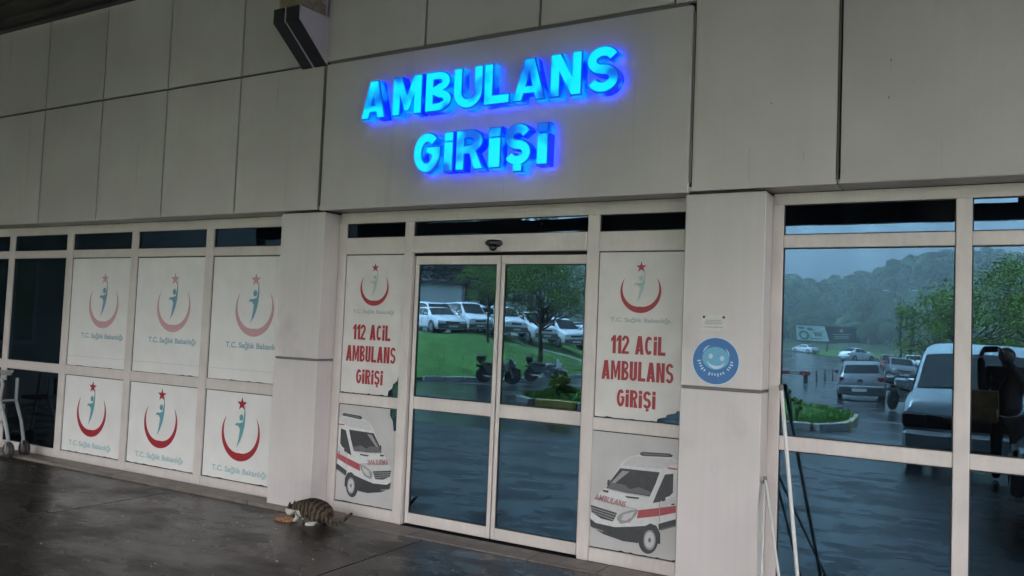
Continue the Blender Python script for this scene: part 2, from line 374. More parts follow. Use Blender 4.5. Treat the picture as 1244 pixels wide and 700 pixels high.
# ------------------------------------------------------------------ the hospital front
H = thing('hospital_building', 'hospital front clad in grey panels with tinted windows and sliding entrance', 'building')
CY = -.22
def panel(x0, x1, z0, z1, y=CY, name='cladding_panel', m='clad', g=.0105, parent=H, t=.03):
    return MB().box(x0 + g, x1 - g, y, y + t, z0 + g, z1 - g).build(name, M[m], parent, bevel=.002)
ZB, ZJ, ZT = 2.545, 3.81, 5.05
jx = [-4.95 - 1.026 * k for k in range(9)]
for a, b in zip(jx[1:], jx):
    panel(a, b, ZB, ZJ); panel(a, b, ZJ, ZT)
jx2 = [-4.95, -3.905, -2.875, -1.845, -.805, .235, 1.28, 2.32, 3.36]
for a, b in zip(jx2[:3], jx2[1:4]): panel(a, b, ZJ, ZT)
panel(-1.845, -.81, ZJ, ZT, g=.004); 
for a, b in zip(jx2[4:], jx2[5:]): pass
# tall panels right of the sign box
panel(-1.70, -.812, ZB, ZJ + .012, g=.002); 
for a, b in ((-.795, 1.28), (1.28, 3.4)): panel(a, b, ZB, ZT, g=.008)
# backing, soffit
box('backing_wall', M['joint'], H, -13.2, 3.5, CY + .032, .3, 2.62, 5.3)
for a, b in list(zip(jx[1:], jx)) + [(-4.95, -3.905), (-3.905, -2.875), (-2.875, -1.845), (-1.845, -.803), (-.803, 1.28), (1.28, 3.4)]:
    MB().box(a + .005, b - .005, CY + .004, .02, 2.549, 2.575).build('soffit_panel', M['clad'], H)
box('soffit_backing', M['joint'], H, -13.2, 3.5, CY + .034, .28, 2.578, 2.61)
# sign box fascia
box('sign_fascia', M['clad'], H, -4.888, -1.712, -.262, CY - .003, 2.533, 3.772, bevel=.002)
MB().box(-4.86, -1.74, -.256, CY - .004, 3.7745, 3.800).build('fascia_cap', M['gap'], H)
MB().box(-1.7085, -1.7, -.245, CY - .006, 2.6, 3.74).build('fascia_seal', M['gap'], H)
for x in (-.8035,): MB().box(x - .0035, x + .0035, CY + .004, CY + .02, ZB, ZT).build('sealant_bead', M['gap'], H)
# drip marks left by rain on the cladding
M['stain'] = mat('dried_drip_stain', (.20, .19, .18), .6); M['stain_l'] = mat('faint_drip_stain', (.42, .39, .37), .6)
for x, y, z0, z1, w, mm in ((-2.10, -.2632, 2.83, 3.36, .0022, 'stain_l'), (-2.20, -.2632, 3.175, 3.185, .008, 'stain'), (-.52, CY - .0012, 3.255, 3.27, .007, 'stain'), (-.522, CY - .0012, 3.20, 3.245, .004, 'stain_l'), (-.528, CY - .0012, 3.035, 3.05, .007, 'stain'), (-1.20, CY - .0012, 3.07, 3.08, .008, 'stain'), (-1.33, CY - .0012, 2.60, 2.80, .003, 'stain_l'), (-1.0, CY - .0012, 2.70, 2.76, .005, 'stain_l'), (-.25, CY - .0012, 2.60, 2.78, .003, 'stain_l'), (-5.5, CY - .0012, 3.45, 3.74, .004, 'stain_l'), (-7.4, CY - .0012, 2.8, 3.3, .003, 'stain_l'), (-3.1, -.2632, 2.56, 2.72, .003, 'stain_l')):
    MB().box(x - w / 2, x + w / 2, y, y + .001, z0, z1).build('drip_stain', M[mm], H)
# pillars
def pillar(x0, x1):
    p = MB().box(x0 + .012, x1 - .012, -.188, .1, 0, 2.54).build('pillar', M['joint'], H)
    MB().box(x0, x1, -.2, .14, .004, 1.266).build('pillar_panel', M['pillar'], p, bevel=.004)
    MB().box(x0, x1, -.2, .14, 1.286, 2.528).build('pillar_panel', M['pillar'], p, bevel=.004)
    MB().box(x0 + .004, x1 - .004, -.194, .12, 1.269, 1.283).build('joint_trim', M['gap'], p)
pillar(-1.738, -1.222); pillar(-5.385, -4.885)

def bars(name, rects, parent, m=M['frame'], y=(-.012, .06)):
    mb = MB()
    for x0, x1, z0, z1 in rects: mb.box(x0, x1, y[0], y[1], z0, z1)
    return mb
def frame_bar(x0, x1, z0, z1, parent, y=(-.014, .06), name='frame_bar'):
    return MB().box(x0, x1, y[0], y[1], z0, z1).build(name, M['frame'], parent, bevel=.0035)
def pane(x0, x1, z0, z1, parent, y=.012):
    MB().box(x0 - .004, x1 + .004, y, y + .01, z0 - .004, z1 + .004).build('pane', M['glass'], parent)
    g = .007
    mb = MB(); mb.box(x0, x0 + g, y - .008, y - .0015, z0, z1); mb.box(x1 - g, x1, y - .008, y - .0015, z0, z1); mb.box(x0 + g, x1 - g, y - .008, y - .0015, z0, z0 + g); mb.box(x0 + g, x1 - g, y - .008, y - .0015, z1 - g, z1)
    mb.build('gasket', M['rubber'], parent)
def window_wall(x_edges, zs):
    """x_edges: pane spans; zs: pane bands"""
    w = MB().box(x_edges[0][0] - .07, x_edges[-1][1] + .07, .0, .058, zs[-1][1], ZB - .002).build('window', M['frame'], H, bevel=.003)
    lo, hi = x_edges[0][0] - .07, x_edges[-1][1] + .07
    for (a, b) in zip([(None, lo)] + x_edges, x_edges + [(hi, None)]): frame_bar(a[1], b[0], 0.0, zs[-1][1] - .002, w, name='mullion')
    for x0, x1 in x_edges:
        prev = .0
        for z0, z1 in zs:
            frame_bar(x0 + .001, x1 - .001, prev, z0, w, (-.010, .055), 'transom'); prev = z1
            pane(x0, x1, z0, z1, w)
    return w
LX = [(-10.95, -9.947), (-9.846, -8.822), (-8.716, -7.702), (-7.603, -6.570), (-6.468, -5.42)]
window_wall([(-12.07, -11.05)] + LX, [(.098, .920), (1.018, 2.188), (2.272, 2.450)])
window_wall([(-1.152, -.181), (-.097, .874), (.958, 1.93)], [(.098, .912), (1.0, 2.190), (2.273, 2.468)])
# entrance: fixed side lights and header
E_ = MB().box(-4.884, -1.742, .0, .058, 2.449, ZB - .002).build('entrance_frame', M['frame'], H, bevel=.003)
for x0, x1 in ((-4.884, -4.801), (-4.172, -4.088), (-2.524, -2.434), (-1.800, -1.742)): frame_bar(x0, x1, 0, 2.447, E_, name='mullion')
for x0, x1 in ((-4.801, -4.172), (-2.434, -1.800)):
    for z0, z1 in ((0, .094), (.916, 1.004), (2.184, 2.325)): frame_bar(x0 + .001, x1 - .001, z0, z1, E_, (-.010, .055), 'transom')
    pane(x0, x1, .094, .916, E_); pane(x0, x1, 1.004, 2.184, E_); pane(x0, x1, 2.325, 2.449, E_)
frame_bar(-4.087, -2.525, 2.19, 2.325, E_, (-.022, .07), 'door_header'); pane(-4.088, -2.524, 2.325, 2.449, E_)
box('door_track', M['dark'], E_, -4.087, -2.525, .02, .09, 2.168, 2.189)
def leaf(x0, x1, gx0, gx1):
    d = MB().box(x0, x1, .022, .06, 2.098, 2.166).build('sliding_door', M['frame'], H, bevel=.003)
    frame_bar(x0, gx0, .012, 2.097, d, (.022, .06), 'stile'); frame_bar(gx1, x1, .012, 2.097, d, (.022, .06), 'stile')
    frame_bar(gx0 + .001, gx1 - .001, .012, .097, d, (.024, .058), 'rail'); frame_bar(gx0 + .001, gx1 - .001, .928, 1.028, d, (.024, .058), 'rail')
    pane(gx0, gx1, .097, .928, d, .036); pane(gx0, gx1, 1.028, 2.098, d, .036)
leaf(-4.075, -3.270, -4.040, -3.302); leaf(-3.260, -2.527, -3.228, -2.545)
# room behind the glass
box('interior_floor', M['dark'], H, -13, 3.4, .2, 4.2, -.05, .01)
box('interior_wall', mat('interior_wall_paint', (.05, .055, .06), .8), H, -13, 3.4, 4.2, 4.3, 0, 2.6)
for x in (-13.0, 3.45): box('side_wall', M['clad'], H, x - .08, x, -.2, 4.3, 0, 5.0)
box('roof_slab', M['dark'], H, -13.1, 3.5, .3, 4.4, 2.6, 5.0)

# door sensor
s = thing('door_sensor', 'black motion sensor on the header above the sliding doors', 'sensor', (-3.295, -.022, 2.235))
MB().lathe([(.0, .03), (.055, .028), (.068, .012), (.066, -.004), (.045, -.02), (.0, -.022)], (0, -.022, .012), 'z', 20).build('housing', M['black'], s, smooth=True)
MB().blob((0, -.035, -.018), (.032, .03, .026), 12, 8).build('lens', mat('sensor_lens', (.02, .02, .025), .1), s, smooth=80)
box('bracket', M['black'], s, -.03, .03, -.02, -.0005, -.01, .03)

# ------------------------------------------------------------------ lit sign letters
def lamp_mat(name, c1, c2, s1, s2, sc, th, yfade=None):
    m = mat(name, (.02, .05, .2), .4); b = bsdf(m)
    n = noise(m, sc, 2, None, 'obj')
    oi = N(m, 'ShaderNodeObjectInfo'); ad = N(m, 'ShaderNodeMath', operation='MULTIPLY_ADD'); L(m, oi.outputs['Random'], ad.inputs[0]); ad.inputs[1].default_value = .10; L(m, n, ad.inputs[2])
    L(m, ramp(m, ad.outputs[0], [(th - .06, c1), (th + .07, c2)]), b.inputs['Emission Color'])
    r2 = ramp(m, ad.outputs[0], [(th - .06, (s1,) * 3), (th + .07, (s2,) * 3)])
    v = N(m, 'ShaderNodeMath', operation='MULTIPLY'); L(m, r2, v.inputs[0]); v.inputs[1].default_value = 1; L(m, v.outputs[0], b.inputs['Emission Strength'])
    return m
M['lface'] = lamp_mat('sign_face_light', (0, .16, 1.0), (0, .64, 1.0), .07, .12, 4.2, .47)
M['lring'] = mat('sign_face_edge', (.01, .03, .2), .4, emit=(0, .08, .5), estr=.06)
M['lside'] = lamp_mat('sign_side_light', (0.0, .008, .9), (0, .28, 1.0), .11, .10, 7, .60)
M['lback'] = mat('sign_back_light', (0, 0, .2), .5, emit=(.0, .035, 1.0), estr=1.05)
sign = thing('illuminated_sign', 'glowing blue AMBULANS GİRİŞİ letters on the fascia above the sliding doors', 'sign', (-3.3, -.262, 2.7))
def letter(ch, x0, x1, z0, z1):
    OX, OZ = 3.3, -2.7
    ya = 0
    x0 += OX; x1 += OX; z0 += OZ; z1 += OZ
    off = .042
    def lay(inset, y, dep, mm, nm, par):
        dz = .048 if ch == 'Ş' else 0
        w, h, tt = x1 - x0 - 2 * inset, z1 - z0 - dz - 2 * inset, (x1 - x0) * .9 if ch == 'İ' else .083 - 2 * inset
        o = outline_mesh(nm, [[(px + x0 + inset, pz + z0 + dz + inset) for px, pz in lp] for lp in glyph(ch, w, h, tt)], y, dep, mm, par)
        return o
    body = lay(0, -.104, .078, M['lside'], 'letter', sign)
    lay(.003, -.112, .0078, M['lring'], 'letter_rim', body)
    lay(.0115, -.120, .0078, M['lface'], 'letter_face', body)
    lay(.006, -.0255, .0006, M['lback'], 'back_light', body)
for ch, x0, x1 in (('A', -4.39, -4.145), ('M', -4.08, -3.79), ('B', -3.765, -3.515), ('U', -3.505, -3.24), ('L', -3.235, -3.01), ('A', -2.99, -2.72), ('N', -2.69, -2.44), ('S', -2.41, -2.165)):
    letter(ch, x0, x1, 3.222 - (.006 if ch in 'US' else 0), 3.536 + (.01 if ch == 'S' else 0))
for ch, x0, x1 in (('G', -3.85, -3.592), ('İ', -3.57, -3.478), ('R', -3.46, -3.21), ('İ', -3.178, -3.065), ('Ş', -3.042, -2.815), ('İ', -2.778, -2.68)):
    letter(ch, x0, x1, 2.712 if ch == 'Ş' else 2.755, 3.072 if ch in 'ŞG' else 3.062)

# ------------------------------------------------------------------ window films and prints
YF = .0035
def film(name, label, x0, x1, z0, z1, m, group, cat='window film', notch=None, top_notch=None):
    t = thing(name, label, cat, ((x0 + x1) / 2, 0, z0), 0, group)
    rr = random.Random(hash_s(label)); ox = (x0 + x1) / 2
    pts = []; n = 26
    for i in range(n + 1): pts.append((x0 + (x1 - x0) * i / n - ox, (rr.random() ** 4) * .007))
    if notch:
        a, b = notch; pts = [p for p in pts if p[0] + ox < x1 - a]
        pts += [(x1 - a - ox, .0), (x1 - a * .95 - ox, b * .25), (x1 - a * .6 - ox, b * .42), (x1 - a * .55 - ox, b * .62), (x1 - a * .18 - ox, b * .8), (x1 - a * .1 - ox, b), (x1 - ox, b * 1.04)]
    if top_notch:
        a, b = top_notch; pts += [(x1 - ox, z1 - z0 - b), (x1 - a * .4 - ox, z1 - z0 - b * 1.02), (x1 - a * .62 - ox, z1 - z0 - b * .55), (x1 - a - ox, z1 - z0 - b * .3), (x1 - a * 1.02 - ox, z1 - z0)]
    else: pts.append((x1 - ox, z1 - z0))
    pts.append((x0 - ox, z1 - z0))
    MB().prism(pts, (YF, YF + .0015)).build('sheet', m, t)
    return t
def hash_s(s): return sum((i + 1) * ord(c) for i, c in enumerate(s)) % 99991
def rel(t, pts): return [(x - t.location.x, z - t.location.z) for x, z in pts]
def emblem(t, cx, zs, zb, w, mr, mt, text_z, tw, mtx, th=.052):
    """red crescent, star and raised-arm figure, name of the ministry under it"""
    X = t.location.x; Z = t.location.z; k = w / .5; y = YF - .0012
    cz = zb + .25 * k
    out = [(math.cos(a) * .25 * k, math.sin(a) * .25 * k) for a in [R(232 - 360 + 0)]]  # placeholder, replaced below
    a0, a1 = R(-218), R(38); n = 40
    outer = [(cx + .25 * k * math.cos(a0 + (a1 - a0) * i / n), cz + .25 * k * math.sin(a0 + (a1 - a0) * i / n)) for i in range(n + 1)]
    inn = []
    r2 = .222 * k; dz = .028 * k + .0
    for i in range(n + 1):
        a = a1 + (a0 - a1) * i / n
        f = 1 - abs((i / n) - .5) * 2
        rr = (.25 - .074 * (f ** .8) - .001) * k
        inn.append((cx + rr * math.cos(a), cz + rr * math.sin(a)))
    mb = MB()
    for i in range(n): mb.add([(outer[i][0] - X, y, outer[i][1] - Z), (outer[i + 1][0] - X, y, outer[i + 1][1] - Z), (inn[n - i - 1][0] - X, y, inn[n - i - 1][1] - Z), (inn[n - i][0] - X, y, inn[n - i][1] - Z)], [(0, 1, 2, 3)])
    mb.build('crescent', mr, t)
    s = []
    for i in range(10):
        a = R(90 + 36 * i); r = (.066 if i % 2 == 0 else .026) * k; s.append((cx + r * math.cos(a) - X, y, zs + r * math.sin(a) - Z))
    mb = MB(); mb.add(s + [(cx - X, y, zs - Z)], [(i, (i + 1) % 10, 10) for i in range(10)]); mb.build('star', mr, t)
    F = [(.04, .245), (.052, .14), (.048, .05), (.03, -.03), (0, -.10), (-.045, -.165), (-.025, -.09), (-.015, -.03), (-.012, .01), (-.035, .035), (-.075, .04), (-.09, .03), (-.06, .062), (-.02, .062), (.02, .075), (.032, .12)]
    fz = cz + .035 * k
    mb = MB().poly([(cx + a * k - X, y, fz + b * k - Z) for a, b in F])
    h = [(cx + (.0 + .026 * math.cos(R(30 * i))) * k - X, y, fz + (.115 + .030 * math.sin(R(30 * i))) * k - Z) for i in range(12)]
    mb.poly(h); mb.build('figure', mt, t)
    text('caption', 'T.C. Sağlık Bakanlığı', cx - tw / 2 - X, cx + tw / 2 - X, text_z - th / 2 - Z, text_z + th / 2 - Z, y, mtx, t, .028, z_fit='HT')
GU = 'white films on the windows left of the entrance'
for k, (i, cx, nm) in enumerate(((2, -8.127, 'farthest left'), (3, -7.008, 'middle'), (4, -5.88, 'nearest the pillar'))):
    x0, x1 = LX[i]
    t = film('window_film', ['upper white film with faded pink crescent, farthest from the entrance', 'upper white film with faded pink crescent, middle of the three', 'upper white film with faded pink crescent, cut off by the left pillar'][k], x0 + .012, x1 - .006, 1.022, 2.178, M['film'], GU)
    emblem(t, cx, 1.962, 1.436, .5, M['faded_red'], M['faded_blue'], 1.352, .71, M['caption_blue'])
    MB().box(-.49, .49, YF - .001, YF - .0002, .10, .104).build('seam', M['p_shade'], t)
    t = film('window_film', ['lower white film with dark red crescent, beside the uncovered far window', 'lower white film with dark red crescent, middle of the three', 'lower white film with dark red crescent, next to the left pillar'][k], x0 + .012, x1 - .006, .106, .912, M['film'], GU)
    emblem(t, cx - .09, .811, .288, .5, M['red'], M['teal'], .20, .72, M['pale_teal'])
for sgn, (x0, x1, cx, lab) in enumerate(((-4.795, -4.176, -4.479, 'left'), (-2.428, -1.806, -2.112, 'right'))):
    t = film('entrance_notice', f'white film reading 112 ACİL AMBULANS GİRİŞİ, {lab} of the sliding doors', x0, x1, 1.012, 2.176, M['film_old'], 'notice films beside the sliding doors', 'notice', notch=(.11, .16) if sgn == 0 else (.16, .085))
    emblem(t, cx, 2.07, 1.75, .302, M['red'], M['ghost_teal'], 1.700, .44, M['ghost'], .03)
    X, Z = t.location.x, t.location.z; c = cx - .008 - X
    for body, w, z0, z1 in (('112 ACİL', .405, 1.462, 1.590), ('AMBULANS', .528, 1.278, 1.412), ('GİRİŞİ', .285, 1.094, 1.214)):
        outline_mesh('lettering', word(body, c - w / 2, c + w / 2, z0 - Z, z1 - Z, .29), YF - .0016, .0004, M['red'], t)

HM = [0.00147005, 1.75266e-05, -2.63627, 0.000318944, -0.00166286, 1.02553, 0.000156067, 1.99001e-05]
def hom(p):
    u, v = p; w = HM[6] * u + HM[7] * v + 1
    return ((HM[0] * u + HM[1] * v + HM[2]) / w, (HM[3] * u + HM[4] * v + HM[5]) / w)
def ell(cx, cy, a, b, n=24, a0=0, a1=360): return [(cx + a * math.cos(R(a0 + (a1 - a0) * i / n)), cy + b * math.sin(R(a0 + (a1 - a0) * i / n))) for i in range(n)]
AMB = [
 ('van_body', 'p_white', [(93, 400), (110, 368), (135, 345), (163, 322), (205, 255), (232, 212), (262, 192), (300, 184), (380, 186), (440, 196), (470, 212), (470, 478), (388, 497), (300, 520), (240, 520), (120, 480), (95, 450)]),
 ('body_shading', 'p_shade', [(93, 400), (112, 366), (240, 398), (300, 418), (280, 452), (215, 470), (200, 436), (95, 402)]),
 ('body_shading', 'p_shade', [(388, 385), (470, 360), (470, 404), (392, 414)]),
 ('roof_light', 'p_dark', [(306, 176), (318, 172), (430, 179), (446, 186), (440, 195), (320, 190), (308, 186)]),
 ('roof_light', 'p_mid', [(318, 178), (428, 184), (428, 189), (320, 185)]),
 ('antenna', 'p_dark', [(302, 230), (307, 214), (312, 218), (308, 231)]),
 ('windscreen', 'p_dark', [(222, 241), (390, 259), (372, 308), (347, 362), (245, 345), (162, 325), (180, 295)]),
 ('windscreen_glare', 'p_mid', [(178, 300), (240, 312), (262, 330), (300, 322), (352, 342), (346, 358), (245, 342), (166, 323)]),
 ('side_glass', 'p_dark', [(412, 268), (448, 265), (446, 345), (432, 360), (402, 370), (394, 384), (360, 390), (378, 345)]),
 ('mirror', 'p_dark', [(392, 322), (410, 318), (416, 340), (414, 378), (402, 384), (392, 372)]),
 ('mirror', 'p_dark', [(168, 292), (178, 290), (176, 318), (166, 312)]),
 ('bonnet_vent', 'p_dark', [(147, 333), (173, 337), (170, 346), (150, 342)]),
 ('bonnet_vent', 'p_dark', [(240, 359), (304, 366), (298, 373), (252, 368)]),
 ('grille', 'p_dark', [(95, 397), (150, 414), (208, 432), (200, 452), (190, 468), (140, 455), (100, 428)]),
 ('grille_slat', 'p_grey', [(98, 406), (203, 438), (202, 442), (98, 410)]),
 ('grille_slat', 'p_grey', [(99, 416), (199, 449), (198, 453), (100, 420)]),
 ('grille_slat', 'p_grey', [(103, 427), (193, 459), (191, 463), (106, 431)]),
 ('headlight', 'p_grey', [(232, 430), (265, 420), (301, 418), (288, 444), (262, 472), (222, 478), (208, 458), (214, 440)]),
 ('headlight_glass', 'p_shade', [(236, 438), (284, 426), (270, 450), (246, 464), (226, 462)]),
 ('red_stripe', 'p_red', [(300, 420), (470, 403), (470, 432), (392, 444), (292, 455)]),
 ('red_stripe', 'p_red', [(421, 237), (470, 243), (470, 250), (426, 244)]),
 ('bumper', 'p_dark', [(92, 455), (118, 474), (200, 492), (268, 490), (332, 486), (306, 520), (298, 560), (235, 552), (150, 522), (96, 488)]),
 ('fog_light', 'p_grey', [(112, 494), (150, 508), (150, 513), (112, 499)]),
 ('sill', 'p_dark', [(384, 478), (470, 460), (470, 488), (386, 505)]),
 ('mudguard', 'p_dark', [(306, 520), (322, 490), (350, 476), (376, 486), (392, 520), (392, 564), (372, 560), (340, 500)]),
 ('tyre', 'p_dark', ell(341, 546, 42, 60)),
 ('wheel_rim', 'p_grey', ell(347, 547, 26, 43)), ('wheel_hub', 'p_shade', ell(347, 547, 20, 34)), ('wheel_hub', 'p_mid', ell(347, 547, 6, 10)),
 ('panel_line', 'p_grey', [(162, 326), (250, 347), (347, 364), (347, 366), (250, 350), (162, 329)]), ('panel_line', 'p_grey', [(112, 368), (200, 392), (296, 416), (296, 418), (200, 395), (112, 371)]),
 ('glass_glare', 'p_grey', [(232, 252), (262, 255), (200, 305), (184, 303)]), ('roof_shading', 'p_shade', [(262, 194), (300, 190), (440, 202), (466, 216), (466, 224), (392, 244), (232, 230)]), ('wheel_arch_line', 'p_mid', [(392, 500), (463, 484), (463, 490), (394, 507)]),
 ('door_line', 'p_grey', [(388, 386), (391, 386), (391, 472), (388, 472)]),
 ('door_handle', 'p_dark', [(440, 393), (454, 391), (454, 397), (440, 399)]),
]
for sgn, (x0, x1) in enumerate(((-4.795, -4.176), (-2.436, -1.806))):
    t = film('ambulance_print', ['white film printed with an ambulance facing right, beside the cat', 'white film printed with an ambulance facing left, right of the doors'][sgn], x0, x1, .102, .908, M['film_print'], 'ambulance prints beside the sliding doors', 'window print', top_notch=(.075, .17) if sgn == 0 else None)
    X, Z = t.location.x, t.location.z
    def tr(p, sgn=sgn, x0=x0, x1=x1):
        x, z = hom(p)
        if sgn == 0: x = -.93 * x - 6.473; z += .027
        return (min(max(x, x0 + .004), x1 - .004), z)
    for k, (nm, mt, pts) in enumerate(AMB):
        q = [tr(p) for p in pts]; y = YF - .0006 - k * .00012
        vs = [(a - X, y, b - Z) for a, b in q]
        MB().poly(vs).build(nm, M[mt], t)
    vs, fs = text_mesh('AMBULANS', .02); ax = max(v.x for v in vs)
    q = []
    for v in vs:
        u = v.x / ax; w = v.y / .7
        a, b = tr((112 + 130 * u + 8 * w, 372 + 36 * u - 24 * w)); q.append((a - X, YF - .0062, b - Z))
    MB().add(q, fs).build('bonnet_lettering', M['p_fade'], t)

# notice plate and round sticker on the right pillar
t = thing('notice_plate', 'small white screwed plate above the round blue sticker', 'plate', (-1.53, -.2, 1.645))
box('plate', M['plate'], t, -.078, .078, -.004, -.0005, 0, .098)
for sx in (-1, 1): MB().lathe([(0, -.008), (.009, -.0075), (.009, -.0042), (0, -.0042)], (sx * .064, 0, .086), 'y', 10).build('screw', M['steel_dark'], t)
for z, w in ((.066, .10), (.055, .12), (.044, .11), (.022, .12)): box('text_line', M['p_grey'], t, -w / 2, w / 2, -.0050, -.0042, z - .0022, z + .0022)
t = thing('round_sticker', 'round blue sticker with a smiling face on the right pillar', 'sticker', (-1.512, -.2, 1.452))
def disc(r, y, cx=0, cz=0, n=48, rz=None): return [(cx + r * math.cos(2 * math.pi * i / n), y, cz + (rz or r) * math.sin(2 * math.pi * i / n)) for i in range(n)]
mb = MB().prism([(p[0], p[2]) for p in disc(.152, 0)], (-.0015, -.0004)); mb.build('border', M['sticker_white'], t)
MB().poly(disc(.147, -.0021)).build('disc', M['sticker_blue'], t)
def crescent(name, m, r, y, c, a0, a1, th, n=28):
    mb = MB()
    for i in range(n):
        q = []
        for j in (i, i + 1):
            a = R(a0 + (a1 - a0) * j / n); f = math.sin(math.pi * j / n) * th / 2
            q += [(c[0] + (r - f) * math.cos(a), y, c[1] + (r - f) * math.sin(a)), (c[0] + (r + f) * math.cos(a), y, c[1] + (r + f) * math.sin(a))]
        mb.add(q, [(0, 1, 3, 2)])
    return mb.build(name, m, t)
MB().poly(disc(.086, -.0027, 0, .018, 40, .072)).build('face', M['sticker_light'], t)
MB().poly(disc(.013, -.0033, -.031, .030, 16, .016)).build('eye', M['sticker_white'], t)
MB().poly(disc(.014, -.0033, .042, .018, 16, .017)).build('eye', M['sticker_white'], t)
crescent('smile', M['sticker_white'], .062, -.0033, (.004, .022), 200, 335, .020)
crescent('highlight', M['sticker_white'], .088, -.0033, (0, .02), 115, 160, .008)
crescent('highlight', M['sticker_white'], .088, -.0033, (0, .02), 5, 45, .006)
# ring of small lettering along the lower arc (illegible in the photograph: plain strokes)
mb = MB()
for i in range(17):
    a = R(188 + i * 10.2); r0, r1 = .097, .097 + (.016 if i % 3 else .022)
    if i in (5, 12): continue
    cx, cz = math.cos(a), math.sin(a); tx, tz = -cz, cx; w = .0045
    mb.poly([(cx * r0 - tx * w, -.0033, cz * r0 * .93 - tz * w + .012), (cx * r0 + tx * w, -.0033, cz * r0 * .93 + tz * w + .012), (cx * r1 + tx * w, -.0033, cz * r1 * .93 + tz * w + .012), (cx * r1 - tx * w, -.0033, cz * r1 * .93 - tz * w + .012)])
mb.build('lettering', M['sticker_white'], t)

# ------------------------------------------------------------------ canopy
CN = thing('canopy', 'dark corrugated steel canopy over the ambulance bay', 'canopy', (-4, -6, 0))
def cb(name, m, x0, x1, y0, y1, z0, z1, bevel=0): return MB().box(x0 + 4, x1 + 4, y0 + 6, y1 + 6, z0, z1).build(name, m, CN, bevel=bevel)
CX0, CX1, CYE = -13.9, 4.6, -7.3
mb = MB(); y = CY - .03; k = 0
while y > CYE:
    mb.box(CX0 + 4, CX1 + 4, y - .15 + 6, y + 6, 4.83, 4.87); mb.box(CX0 + 4, CX1 + 4, y - .26 + 6, y - .15 + 6, 4.869, 4.93); y -= .26
mb.build('deck', M['deck'], CN)
cb('wall_angle', M['steel_dark'], CX0, CX1, CY - .075, CY - .004, 4.795, 4.835)
for y in (-2.4, -4.8): cb('purlin', M['deck'], CX0, CX1, y - .08, y + .08, 4.62, 4.825)
for x in (-13, -10.5, .3, 4.3): cb('beam', M['steel_dark'], x - .09, x + .09, CYE + .2, CY - .02, 4.45, 4.62)
cb('beam', M['rust'], -5.16, -4.98, CYE + .2, CY - .05, 4.30, 4.61)
cb('fascia', M['steel_dark'], CX0, CX1, CYE - .12, CYE, 3.33, 3.55)
cb('fascia_infill', M['steel_dark'], CX0, CX1, CYE - .10, CYE - .02, 3.86, 4.86)
xx = CX0
for g0, g1 in ((-9.3, -7.9), (-7.3, -5.9), (-.24, .30), (1.2, 2.6)):
    cb('fascia_infill', M['steel_dark'], xx, g0, CYE - .10, CYE - .02, 3.552, 3.858); xx = g1
cb('fascia_infill', M['steel_dark'], xx, CX1, CYE - .10, CYE - .02, 3.552, 3.858)
for x in (-13.6, 4.45): MB().tube([(x + 4, CYE + 6 + .1, base_h(CYE)), (x + 4, CYE + 6 + .1, 3.33)], .11, 14).build('column', M['steel_dark'], CN)
WG = thing('shade_wing', 'dark brown wing added at the left end of the canopy to darken the left front and its glass', 'building', (-13.9, -.2, 0), R(-12))  # added block, out of direct view: darkens the left panes and the wall's left end
M['wing'] = mat('dark_brown_cladding', (.045, .038, .034), .5); vary(M['wing'], (.05, .042, .037), .3, 2)
MB().box(-6, 0, -17, -.1, -.6, 8.5).build('wall', M['wing'], WG)
MB().box(-6.2, .2, -17.2, .1, 8.5, 8.7).build('roof_edge', M['steel_dark'], WG)
for y in (-2.0, -4.6, -7.2, -9.8, -12.4, -15.0):
    f = MB().box(.002, .05, y - .8, y + .8, 1.0, 2.5).build('window', M['gap'], WG); MB().box(.052, .06, y - .72, y + .72, 1.08, 2.42).build('pane', M['carglass'], f)
# knee bracket on the wall
KB = thing('wall_bracket', 'grey boxed bracket with dark steel underside at the top of the wall', 'bracket', (-5.07, CY, 3.79))
side = [(0, 0), (-.33, .27), (-.35, .28), (-.35, .40), (0, .41)]    # (y,z)
def yz_prism(name, m, pts, x0, x1, parent):
    n = len(pts); mb = MB().add([(x0, a, b) for a, b in pts] + [(x1, a, b) for a, b in pts], [tuple(range(n)), tuple(range(2 * n - 1, n - 1, -1))] + [(i, i + n, (i + 1) % n + n, (i + 1) % n) for i in range(n)])
    return mb.build(name, m, parent)
yz_prism('bracket_core', M['clad'], side, -.125, .142, KB)
for x0, x1 in ((-.145, -.030), (-.002, .135)):
    yz_prism('steel_channel', M['steel_dark'], [(0.0, -.006), (-.34, .262), (-.362, .275), (-.362, .395), (-.345, .395), (-.345, .285), (-.325, .275), (0, .006)], x0, x1, KB)
MB().box(-.15, .12, -.30, -.03, .42, .51).build('beam_shoe', M['rust'], KB)

# ------------------------------------------------------------------ leaning poles
def pole(a, b, r, lab):
    d = Vector(b) - Vector(a); t = thing('pole', lab, 'pole', a, 0, 'white poles leaning on the right window')
    MB().tube([(0, 0, 0.01), tuple(d * .5), tuple(d)], r, 10).build('shaft', M['white'], t, smooth=True)
    MB().tube([tuple(d * .985), tuple(d * 1.012)], r * 1.25, 10).build('cap', M['gap'], t, smooth=True)
    MB().tube([(0, 0, 0), tuple(d * .03)], r * 1.3, 10).build('foot', M['rubber'], t, smooth=True)
pole((-.930, -.345, 0), (-1.136, -.045, 1.305), .0115, 'tallest white pole leaning against the right window frame')
pole((-.955, -.62, 0), (-1.196, -.15, .745), .0085, 'short white pole tilted to the right, leaning by the right pillar')
pole((-1.112, -.56, 0), (-1.203, -.135, .72), .0085, 'short white pole nearly upright, leaning by the right pillar')

